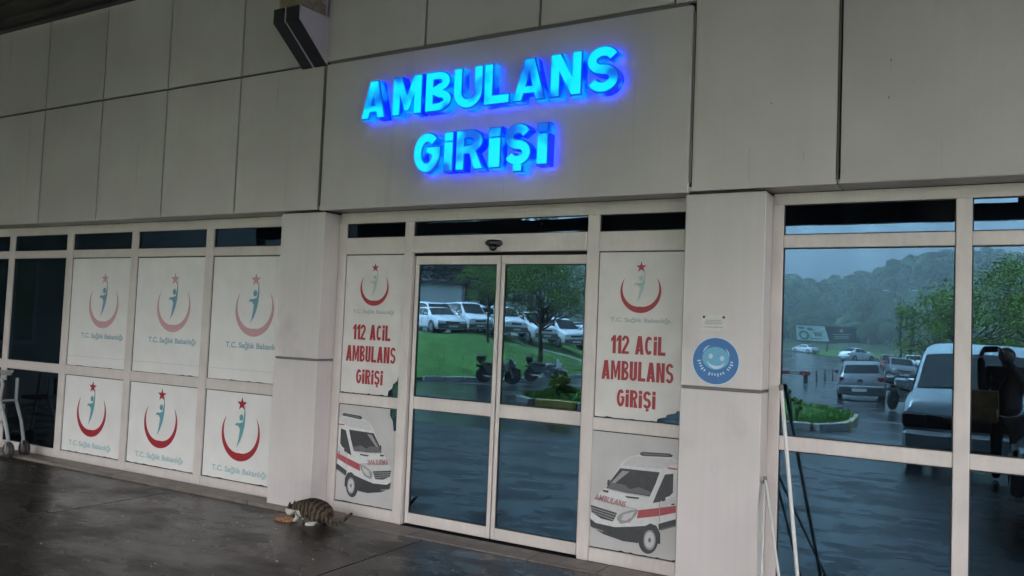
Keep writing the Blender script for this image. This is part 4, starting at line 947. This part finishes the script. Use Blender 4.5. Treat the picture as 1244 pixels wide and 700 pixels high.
def vehicle(kind, label, pm, loc, rz, plate=True, cat='car', name='parked_car', group=None, dark_nose=False, tilt=0):
    S = ST[kind]; st = S['st']; W_ = S['W']; t = thing(name, label, cat, loc, rz, group)
    mb = MB(); sec = [section(s) for s in st]; n = len(sec[0])
    for q in sec: mb.v += q
    for i in range(len(sec) - 1):
        for k in range(n): mb.f.append((i * n + k, i * n + (k + 1) % n, (i + 1) * n + (k + 1) % n, (i + 1) * n + k)); mb.mi.append(0)
    mb.f += [tuple(range(n)), tuple(range((len(sec) - 1) * n, len(sec) * n))]; mb.mi += [0, 0]
    body = mb.build('body', M[pm], t, smooth=34)
    def lerp(a, b, f): return Vector(a).lerp(Vector(b), f)
    def glass(nm, i, j, side, u0=.06, u1=.94, v0=.12, v1=.90):
        a0, a1, b0, b1 = sec[i][4 if side < 0 else n - 5], sec[i][5 if side < 0 else n - 6], sec[j][4 if side < 0 else n - 5], sec[j][5 if side < 0 else n - 6]
        def pt(u, v): return lerp(lerp(a0, a1, v), lerp(b0, b1, v), u) + Vector((0, side * .012, .004))
        return pt
    # side glass: spans between the cowl and the tail station
    for side in (-1, 1):
        pf = [(S['cowl'], .38, .10, .10), (S['rf'], .0, .10, .90)]
        bot = []; top = []
        for i in range(S['cowl'], S['tail'] + 1):
            a0, a1 = sec[i][4 if side < 0 else n - 5], sec[i][5 if side < 0 else n - 6]
            bot.append(lerp(a0, a1, .10)); top.append(lerp(a0, a1, .90))
        o = Vector((0, side * .014, .004))
        i0 = 0; b_start = bot[0].lerp(bot[1], .42); t_start = bot[0].lerp(top[1], .93)
        bs = [b_start] + bot[1:-1] + [bot[-2].lerp(bot[-1], .35)]; ts = [t_start] + top[1:-1] + [top[-2].lerp(top[-1], .25)]
        m2 = len(bs)
        # split at a B pillar
        for lo, hi in ((0, m2 // 2), (m2 // 2, m2 - 1)):
            g = MB()
            for i in range(lo, hi):
                A, B, C_, D_ = bs[i], bs[i + 1], ts[i + 1], ts[i]
                if i == lo and lo: A = A.lerp(B, .08); D_ = D_.lerp(C_, .08)
                if (A - D_).length < .02: g.add([A + o, B + o, C_ + o], [(0, 1, 2)])
                else: g.add([A + o, B + o, C_ + o, D_ + o], [(0, 1, 2, 3)])
            if g.v: g.build('side_window', M['carglass'], t)
    def screen(nm, i, j, f0, f1, off):
        a, b = sec[i], sec[j]; kL, kR = 6, n - 7
        A, B, C_, D_ = lerp(a[kL], b[kL], f0), lerp(a[kR], b[kR], f0), lerp(a[kR], b[kR], f1), lerp(a[kL], b[kL], f1)
        cA = lerp(a[7], b[7], f0); cB = lerp(a[n - 8], b[n - 8], f0); cC = lerp(a[n - 8], b[n - 8], f1); cD = lerp(a[7], b[7], f1)
        o = Vector(off); pts = [p + o for p in (A, cA, cB, B, C_, cC, cD, D_)]
        MB().add(pts, [(0, 1, 6, 7), (1, 2, 5, 6), (2, 3, 4, 5)]).build(nm, M['carglass'], t, smooth=60)
    screen('windscreen', S['cowl'], S['rf'], .06, .94, (.012, 0, .012)); screen('rear_window', S['tail'], S['rr'], .10, .92, (-.014, 0, .010))
    xf, xr = st[0][0], st[-1][0]
    zb = st[1][2]
    hz = (st[0][2] + st[0][1]) / 2
    for s in (-1, 1):
        MB().box(-.05, .03, -.13, .13, -.07, .07).build('headlight', M['lamp_clear'], t, bevel=.02).location = (xf - .05, s * W_ * .68, zb - .09)
        MB().box(-.03, .05, -.10, .10, -.11, .11).build('tail_light', M['lamp_red'], t, bevel=.02).location = (xr + .05, s * W_ * .80, st[-2][2] - .02)
        mr = MB().box(-.05, .05, -.10, .10, -.07, .07).build('mirror', M['trim'] if pm not in ('car_white', 'car_pale_blue') else M[pm], t, bevel=.03); mr.location = (st[S['cowl']][0] - .22, s * (W_ + .11), st[S['cowl']][3] + .08)
        for ax in S['ax']:
            w = MB().lathe([(.10, -.09), (S['r'] * .94, -.09), (S['r'], -.06), (S['r'], .06), (S['r'] * .94, .09), (.1, .09)], (0, 0, 0), 'y', 22).build('wheel', M['tyre'], t, smooth=True); w.location = (ax, s * (W_ - .075), S['r'])
            rm = MB().lathe([(.0, .098), (.05, .105), (S['r'] * .3, .098), (S['r'] * .64, .102), (S['r'] * .68, .09)], (0, 0, 0), 'y', 16).build('rim', M['rim'], w, smooth=True)
            if s < 0: rm.rotation_euler = (0, 0, math.pi)
            ar = MB().lathe([(S['r'] * 1.02, -.008), (S['r'] * 1.2, -.008), (S['r'] * 1.2, .012), (S['r'] * 1.02, .012)], (0, 0, 0), 'y', 22).build('wheel_arch', M['rubber'], t); ar.location = (ax, s * (W_ - .002), S['r'] + .015)
    for nm, x0, x1, z0, z1, mm in (('bumper', xf - .06, xf + .06, st[0][1] - .06, st[0][1] + .20, 'trim'), ('bumper', xr - .06, xr + .07, st[-1][1] - .08, st[-1][1] + .20, 'trim' if kind != 'hatchback' else pm)):
        MB().box(x0, x1, -W_ * .93, W_ * .93, z0, z1).build(nm, M[mm], t, bevel=.035)
    for sd_ in (-1, 1):
        for xx_ in (S['ax'][0] - .42, S['ax'][0] - 1.45):
            MB().box(xx_ - .006, xx_ + .006, sd_ * W_ - .004, sd_ * W_ + .003, .32, st[5][2] - .06).build('door_seam', M['rubber'], t)
        MB().box(S['ax'][0] - 1.36, S['ax'][0] - 1.20, sd_ * W_ - .01, sd_ * W_ + .02, st[5][2] - .17, st[5][2] - .14).build('door_handle', M['black'], t)
    MB().box(xf - .02, xf + .035, -W_ * .42, W_ * .42, zb - .13, zb - .03).build('grille', M['black'], t, bevel=.012)
    if plate:
        MB().box(xf + .062, xf + .072, -.26, .26, st[0][1] + .0, st[0][1] + .11).build('licence_plate', M['plate'], t)
        MB().box(xr - .075, xr - .064, -.26, .26, st[-1][1] + .02, st[-1][1] + .13).build('licence_plate', M['plate'], t)
    return t
V = vehicle
# pale van close to the entrance
vx = V('van', 'pale blue van standing close to the entrance, facing the doors', 'car_pale_blue', (-.07, -10.15, base_h(-10) - .01), R(94), cat='van', name='parked_van')
for s in (-1, 1):
    MB().box(2.33, 2.40, s * .70 - .17, s * .70 + .17, .60, .80).build('headlight_surround', M['black'], vx, bevel=.03)
MB().box(2.335, 2.385, -.55, .55, .60, .80).build('grille_band', M['black'], vx, bevel=.02)
MB().box(2.30, 2.46, -.86, .86, .20, .56).build('bumper', M['car_silver'], vx, bevel=.05)
MB().box(2.455, 2.47, -.30, .30, .26, .33).build('lower_intake', M['black'], vx)
for s in (-1, 1):
    MB().tube([(1.93, s * .1, 1.11), (1.72, s * .62, 1.32)], .010, 5).build('wiper', M['black'], vx)
    MB().tube([(1.72, s * .86, 1.05), (1.72, s * 1.0, 1.08)], .018, 6).build('mirror_arm', M['black'], vx)
    MB().box(1.50, 1.60, s * .36 - .22, s * .36 + .22, .9, 1.35).build('seat_back', M['seat'], vx, bevel=.05)
# silver hatchback seen from behind
paint('car_steel', (.17, .18, .19)); hb = V('hatchback', 'silver hatchback driving away past the bollards', 'car_steel', (-4.42, -30.0, base_h(-30)), R(-97))
MB().box(-1.99, -1.90, -.80, .80, .22, .50).build('rear_bumper', M['car_grey'], hb, bevel=.04)
MB().box(-2.0, -1.93, -.78, .78, .515, .575).build('bumper_strip', M['lamp_clear'], hb, bevel=.01)
MB().box(-1.935, -1.925, -.08, .08, .74, .82).build('badge', M['black'], hb)
V('sedan', 'white saloon on the road below the billboard', 'car_white', (-13.6, -99.3, -.55), R(-58))
V('sedan', 'white car in front of the left side of the billboard', 'car_white', (-27.2, -141, -.5), R(-150))
V('hatchback', 'dark red hatchback parked behind the lamp posts', 'car_red', (-6.3, -61, -.55), R(85))
V('hatchback', 'dark grey hatchback parked under the dark red one', 'car_grey', (-4.7, -50, -.55), R(80))
V('hatchback', 'white hatchback farthest back beside the lamp posts', 'car_white', (-6.1, -80, -.55), R(90))
V('hatchback', 'silver car parked at the right, its nose beside the photographer', 'car_silver', (2.16, -4.15, 0), R(180))
rowk = [('sedan', -26.9, -32.6, 'white saloon at the left end of the row above the grass'), ('minivan', -28.3, -34.4, 'white van half hidden behind the left white saloon'), ('minivan', -26.3, -34.7, 'white van third from the left in the row above the grass'),
 ('minivan', -24.9, -36.2, 'white van behind the slim tree on the bank'), ('minivan', -24.2, -38.6, 'white van in the middle of the row, left of the big trunk'), ('minivan', -23.3, -40.8, 'white van right behind the big tree trunk'),
 ('sedan', -26.3, -46.2, 'white saloon second from the right above the footpath'), ('sedan', -27.4, -51.5, 'white saloon at the right end of the row'), ('sedan', -29.6, -36.8, 'white saloon at the back of the row, far left'), ('minivan', -28.0, -38.2, 'white van at the back, seen between two front vans'), ('sedan', -25.6, -49.5, 'white saloon between the two at the right end of the row')]
for k, x, y, lab in rowk: V(k, lab, 'car_white', (x, y, base_h(y) + 1.87 if side_kerb(x, y) > 7 else bank_h(x, y)), R(30), cat='van' if k == 'minivan' else 'car', name='parked_van' if k == 'minivan' else 'parked_car', group='white cars parked in the row above the grass')

def motorcycle(label, x, y, rz, z=None, light=True):
    t = thing('motorcycle', label, 'motorcycle', (x, y, base_h(y) if z is None else z), rz, 'motorcycles parked outside')
    for ax in (.62, -.62):
        w = MB().lathe([(.20, -.04), (.27, -.05), (.31, -.02), (.31, .02), (.27, .05), (.20, .04)], (ax, 0, .31), 'y', 22).build('wheel', M['tyre'], t, smooth=True)
        mb = MB(); mb.lathe([(.0, -.05), (.05, -.05), (.05, .05), (0, .05)], (ax, 0, .31), 'y', 10)
        for k in range(5): a = k * R(72); mb.tube([(ax, 0, .31), (ax + .22 * math.cos(a), 0, .31 + .22 * math.sin(a))], .012, 4)
        mb.build('rim', M['rim'], w)
    MB().tube([(.62, .07, .31), (.42, .07, .85)], .022, 6).build('fork', M['alu'], t); MB().tube([(.62, -.07, .31), (.42, -.07, .85)], .022, 6).build('fork', M['alu'], t)
    MB().tube([(-.62, 0, .31), (-.1, 0, .42), (.30, 0, .5), (.42, 0, .82)], .035, 6).build('frame', M['black'], t)
    MB().box(-.16, .24, -.15, .15, .22, .52).build('engine', M['car_grey'], t, bevel=.04)
    MB().blob((.16, 0, .72), (.25, .14, .13), 12, 8).build('tank', M['car_grey'], t, smooth=80)
    MB().prism([(-.62, .62), (-.45, .42), (-.05, .36), (.36, .42), (.42, .66), (.1, .72), (-.3, .68), (-.66, .80)], (-.12, .12)).build('side_panel', M['car_grey'], t, bevel=.02)
    MB().tube([(-.80, 0, .80), (-.5, 0, .74)], .05, 6).build('rack', M['black'], t)
    MB().blob((-.32, 0, .74), (.36, .14, .10), 12, 6).build('seat', M['rubber'], t, smooth=80)
    MB().tube([(-.55, .12, .28), (-.05, .15, .26)], [.045, .025], 8).build('exhaust', M['chrome'], t)
    MB().tube([(.36, -.34, .98), (.42, -.15, .95), (.42, .15, .95), (.36, .34, .98)], .016, 6).build('handlebar', M['black'], t)
    for s in (-1, 1): MB().tube([(.40, s * .22, .96), (.43, s * .27, 1.13)], .006, 4).build('mirror_stem', M['black'], t); MB().blob((.43, s * .28, 1.15), (.012, .05, .03), 8, 5).build('mirror', M['black'], t)
    MB().box(-.88, -.54, -.20, .20, .84, 1.10).build('top_box', M['black'], t, bevel=.06)
    MB().prism([(.44, .62), (.70, .66), (.66, .80), (.52, 1.02), (.46, 1.0)], (-.13, .13)).build('fairing', M['car_white'] if light else M['car_grey'], t, bevel=.02)
    MB().blob((.66, 0, .80), (.05, .09, .07), 10, 6).build('headlight', M['lamp_clear'], t, smooth=80)
    MB().prism([(.36, .60), (.88, .50), (.92, .56), (.62, .68), (.40, .66)], (-.06, .06)).build('front_mudguard', M['car_white'] if light else M['black'], t)
    MB().prism([(-.45, .55), (-.90, .62), (-.92, .70), (-.5, .70)], (-.08, .08)).build('rear_mudguard', M['black'], t)
    MB().blob((-.90, 0, .66), (.02, .06, .03), 8, 5).build('tail_light', M['lamp_red'], t)
motorcycle('black motorcycle with top box and white front fairing at the kerb', -16.1, -25.4, R(-26))
motorcycle('black motorcycle with top box, left of the one with white fairing', -16.95, -22.9, R(-26), light=False)
motorcycle('dark motorcycle standing beside the silver hatchback', -2.55, -25.5, R(-65), light=False)

# bollards, barrier, lamps, billboard
for k, (x, y, c) in enumerate(((-8.27, -39.0, 'black'), (-8.05, -41.0, 'black'), (-7.95, -43.0, 'black'), (-7.9, -45.2, 'car_red'))):
    t = thing('bollard', ['black bollard nearest the red barrier', 'second black bollard from the red barrier', 'third black bollard from the red barrier', 'red bollard beside the silver hatchback'][k], 'bollard', (x, y, base_h(y)), 0, 'bollards in the car park')
    MB().lathe([(.06, 0), (.055, .02), (.045, .03), (.045, .62), (.03, .66), (0, .67)], (0, 0, 0), 'z', 12).build('post', M[c], t, smooth=True); MB().lathe([(.048, .48), (.048, .54)], (0, 0, 0), 'z', 12).build('band', M['kerb_grey'], t)
t = thing('barrier', 'low red and grey barrier left of the bollards', 'barrier', (-9.6, -40.0, -.55), R(10))
for i in range(6): MB().box(-1.5 + i * .5, -1.0 + i * .5 - .01, -.06, .06, .42, .62).build('rail_block', M['car_red'] if i % 2 else M['kerb_grey'], t, bevel=.01)
for x in (-1.3, 1.3): MB().box(x - .05, x + .05, -.05, .05, 0, .42).build('leg', M['steel_dark'], t)
def lamp(label, x, y, h, arms):
    t = thing('street_lamp', label, 'street lamp', (x, y, -.55), 0, 'lamps along the road')
    MB().tube([(0, 0, 0), (0, 0, h * .5), (0, 0, h)], [.13, .12, .10] if not arms else [.10, .08, .05], 10).build('pole', M['steel_dark'], t, smooth=True)
    if arms:
        for s in (-1, 1):
            MB().tube([(0, 0, h - .02), (s * .5, 0, h + .5), (s * 1.5, 0, h + .75)], .035, 6).build('arm', M['alu'], t)
            MB().box(s * 1.75 - .4, s * 1.75 + .4, -.13, .13, h + .72, h + .86).build('lamp_head', M['white'], t, bevel=.03)
    else: MB().box(-.48, .48, -.2, .2, h, h + .14).build('lamp_head', M['steel_dark'], t, bevel=.03)
lamp('thick black lamp post with a flat head', -6.5, -71.8, 4.6, False); lamp('shorter black lamp post with a flat head behind the thick one', -6.6, -83.2, 3.8, False); lamp('tall thin street lamp with two arms', -10.3, -115.5, 8.6, True)
t = thing('billboard', 'wide roadside billboard, half green and white and half black', 'billboard', (-27.4, -163.6, -.5), R(-30))
MB().box(-5.8, 5.8, -.25, -.02, 2.05, 5.35).build('board', M['steel_dark'], t)
M['bb_w'] = mat('billboard_print', (.40, .48, .46), .5); vary(M['bb_w'], (.70, .78, .76), .3, 1.2); M['bb_g'] = mat('billboard_green', (.06, .22, .10), .5); M['bb_k'] = mat('billboard_black', (.014, .014, .015), .4); M['bb_t'] = mat('billboard_lettering', (.40, .36, .27), .5)
MB().add(P3([(-5.7, 2.15), (.3, 2.15), (-.7, 5.25), (-5.7, 5.25)], .0), [(0, 1, 2, 3)]).build('light_panel', M['bb_w'], t)
MB().add(P3([(.35, 2.15), (5.7, 2.15), (5.7, 5.25), (-.65, 5.25)], .0), [(0, 1, 2, 3)]).build('dark_panel', M['bb_k'], t)
cir = lambda cx, cz, r, n=20: [(cx + r * math.cos(6.2832 * i / n), cz + r * math.sin(6.2832 * i / n)) for i in range(n)]
MB().poly(P3(cir(-4.2, 3.2, .95), .01)).build('green_disc', M['bb_g'], t); MB().poly(P3(cir(-4.2, 3.2, .55), .02)).build('white_disc', M['bb_w'], t)
for a, b, c_, d in ((-5.3, -4.0, 4.5, 4.9), (-3.5, -2.6, 4.3, 4.7), (-3.0, -1.0, 2.5, 2.75), (-2.4, -1.1, 3.1, 4.0)): MB().poly(P3([(a, c_), (b, c_), (b - .15, d), (a - .15, d)], .012)).build('print_patch', M['bb_g'] if a < -3.2 else M['kerb_grey'], t)
MB().poly(P3(cir(2.7, 4.5, .40), .01)).build('emblem', M['bb_t'], t)
for z, w in ((3.6, 1.9), (3.1, 1.6), (2.75, 1.6)): MB().poly(P3([(2.8 - w, z), (2.8 + w, z), (2.8 + w, z + .17), (2.8 - w, z + .17)], .01)).build('lettering_line', M['bb_t'], t)
for x in (-4.5, 0, 4.5): MB().box(x - .12, x + .12, -.45, -.26, 0, 5.2).build('post', M['steel_dark'], t)

# ------------------------------------------------------------------ the photographer
PX, PY = .17, -5.86
PR = thing('person', 'person in dark clothes photographing the entrance with a phone', 'person', (PX, PY, 0), 0)
M['cloth'] = mat('dark_jacket', (.018, .019, .024), .85); vary(M['cloth'], (.045, .047, .056), .3, 12); M['skin'] = mat('skin', (.36, .20, .14), .55); M['hair'] = mat('greying_hair', (.10, .095, .09), .7); vary(M['hair'], (.11, .10, .095), .5, 60); M['trousers'] = mat('dark_trousers', (.02, .02, .022), .9)
cp = CAM - FWD * .018 - Vector((PX, PY, 0)); hl = cp - RIGHT * .085 - FWD * .015; hr = cp + RIGHT * .085 - FWD * .015
jv = [(0, 0, .80), (0, .0, 1.02), (0, .0, 1.18), (0, .0, 1.31), (0, .01, 1.385), (-.17, .0, 1.325), (.17, .0, 1.325), (-.24, .06, 1.10), (.24, .06, 1.10), tuple(hl + Vector((-.045, -.11, -.10))), tuple(hr + Vector((.045, -.11, -.10)))]
skin('jacket', jv, [(0, 1), (1, 2), (2, 3), (3, 4), (3, 5), (3, 6), (5, 7), (6, 8), (7, 9), (8, 10)], [(.175, .125), (.165, .12), (.185, .125), (.16, .105), .064, .080, .080, .062, .062, .042, .042], M['cloth'], PR, 2, 0)
skin('trousers', [(0, 0, .90), (-.09, 0, .80), (.09, 0, .80), (-.10, .01, .48), (.10, .02, .48), (-.10, -.01, .09), (.10, .0, .09)], [(0, 1), (0, 2), (1, 3), (2, 4), (3, 5), (4, 6)], [.13, .095, .095, .068, .068, .05, .05], M['trousers'], PR, 2, 0)
for s in (-1, 1): MB().blob((s * .10, .06, .04), (.045, .135, .045), 12, 8).build('shoe', M['rubber'], PR, smooth=80)
bm = bmesh.new(); bmesh.ops.create_uvsphere(bm, u_segments=28, v_segments=20, radius=1)
for v in bm.verts:
    x, y, z = v.co; f = 1 - .22 * max(0, -z) ** 1.5; w = .078 * f
    yy = y * .098 * (1 - .10 * max(0, -z)); nose = .022 * math.exp(-((x / .16) ** 2) - ((z + .12) / .20) ** 2) * (y > 0); eye = -.010 * (math.exp(-(((abs(x) - .40) / .2) ** 2) - ((z - .08) / .12) ** 2)) * (y > 0); chin = .008 * math.exp(-((x / .35) ** 2) - ((z + .85) / .2) ** 2) * (y > 0)
    v.co = (x * w, yy + nose + eye + chin, z * .118)
bmesh.ops.translate(bm, verts=bm.verts, vec=(0, .03, 1.505))
me = bpy.data.meshes.new('head'); bm.to_mesh(me); bm.free(); me.shade_smooth(); me.materials.append(M['skin']); hd = bpy.data.objects.new('head', me); COL.objects.link(hd); hd.parent = PR
MB().tube([(0, .005, 1.36), (0, .015, 1.43)], .052, 14).build('neck', M['skin'], PR, smooth=True)
for s in (-1, 1):
    MB().blob((s * .078, .02, 1.50), (.010, .018, .028), 8, 6).build('ear', M['skin'], hd, smooth=80); MB().blob((s * .032, .112, 1.513), (.012, .008, .006), 8, 6).build('eye', M['hair'], hd, smooth=80)
MB().blob((0, .118, 1.448), (.024, .006, .005), 10, 6).build('mouth', mat('lips', (.30, .12, .10), .5), hd, smooth=80)
mb = MB().blob((0, .008, 1.535), (.090, .108, .098), 20, 14, .03); mb2 = [(x, y, z) for x, y, z in mb.v]
mb.v = [(x, y if not (y > .05 and z < 1.56) else y * .35, z if z > 1.46 else 1.46 + (z - 1.46) * .4) for x, y, z in mb2]; mb.build('hair', M['hair'], hd, smooth=80)
for s, hp in ((-1, hl), (1, hr)):
    w = hp + Vector((s * .04, -.09, -.085)); vs = [tuple(w), tuple(hp + Vector((s * .022, -.035, -.03)))]; es = [(0, 1)]; rs = [.028, (.032, .020)]
    for k in range(4):
        b = hp + Vector((s * .010, -.010 - .004 * k, .022 - .019 * k)); e1 = b + Vector((-s * .012, .026 - .002 * k, .002)) ; e2 = e1 + Vector((-s * (.020 - .002 * abs(k - 1)), .002, 0))
        i = len(vs); vs += [tuple(b), tuple(e1 - FWD * .0), tuple(e2)]; es += [(1, i), (i, i + 1), (i + 1, i + 2)]; rs += [.010, .0085, .0075]
    i = len(vs); vs += [tuple(hp + Vector((s * .004, -.042, .004))), tuple(hp + Vector((-s * .022, -.030, .012)))]; es += [(1, i), (i, i + 1)]; rs += [.010, .009]
    skin('hand', vs, es, rs, M['skin'], PR, 2, 1)
PH = thing('phone', 'black phone held up by the photographer', 'phone', tuple(CAM - FWD * .0155))
ph = MB().box(-.079, .079, -.0375, .0375, -.004, .004).build('case', M['black'], PH, bevel=.003); PH.rotation_euler = cam_o.matrix_world.to_euler()
MB().box(-.074, .074, -.034, .034, .0042, .0046).build('screen', mat('phone_screen', (.01, .01, .012), .1, emit=(.4, .42, .45), estr=.25), PH)
BG = thing('shoulder_bag', 'brown bag hanging at the photographer\'s side from a dark strap', 'bag', (-.06, -5.60, .76))
M['leather'] = mat('brown_leather', (.17, .075, .026), .5); vary(M['leather'], (.42, .19, .06), .3, 10)
MB().box(-.13, .15, -.05, .05, 0, .36).build('bag_body', M['leather'], BG, bevel=.025); MB().box(-.132, .152, .045, .06, .16, .365).build('flap', M['leather'], BG, bevel=.008)
MB().tube([(.13, .0, .34), (.22, -.10, .55), (.30, -.24, .62)], .012, 6).build('strap', M['rubber'], BG); MB().box(-.0, .03, .06, .068, .14, .18).build('buckle', M['chrome'], BG)

# ------------------------------------------------------------------ damp air
hz = MB().box(-570, 570, -600, 60, -2.0, 66).build('haze', bpy.data.materials.new('damp_air'))
hm = bpy.data.materials['damp_air']; hm.use_nodes = True; hm.node_tree.nodes.clear()
ho = hm.node_tree.nodes.new('ShaderNodeOutputMaterial'); hv = hm.node_tree.nodes.new('ShaderNodeVolumePrincipled')
hv.inputs['Color'].default_value = (.86, .90, .94, 1); hv.inputs['Density'].default_value = .0012; hv.inputs['Anisotropy'].default_value = .2
hm.node_tree.links.new(hv.outputs[0], ho.inputs['Volume']); tag(hz, kind='stuff')
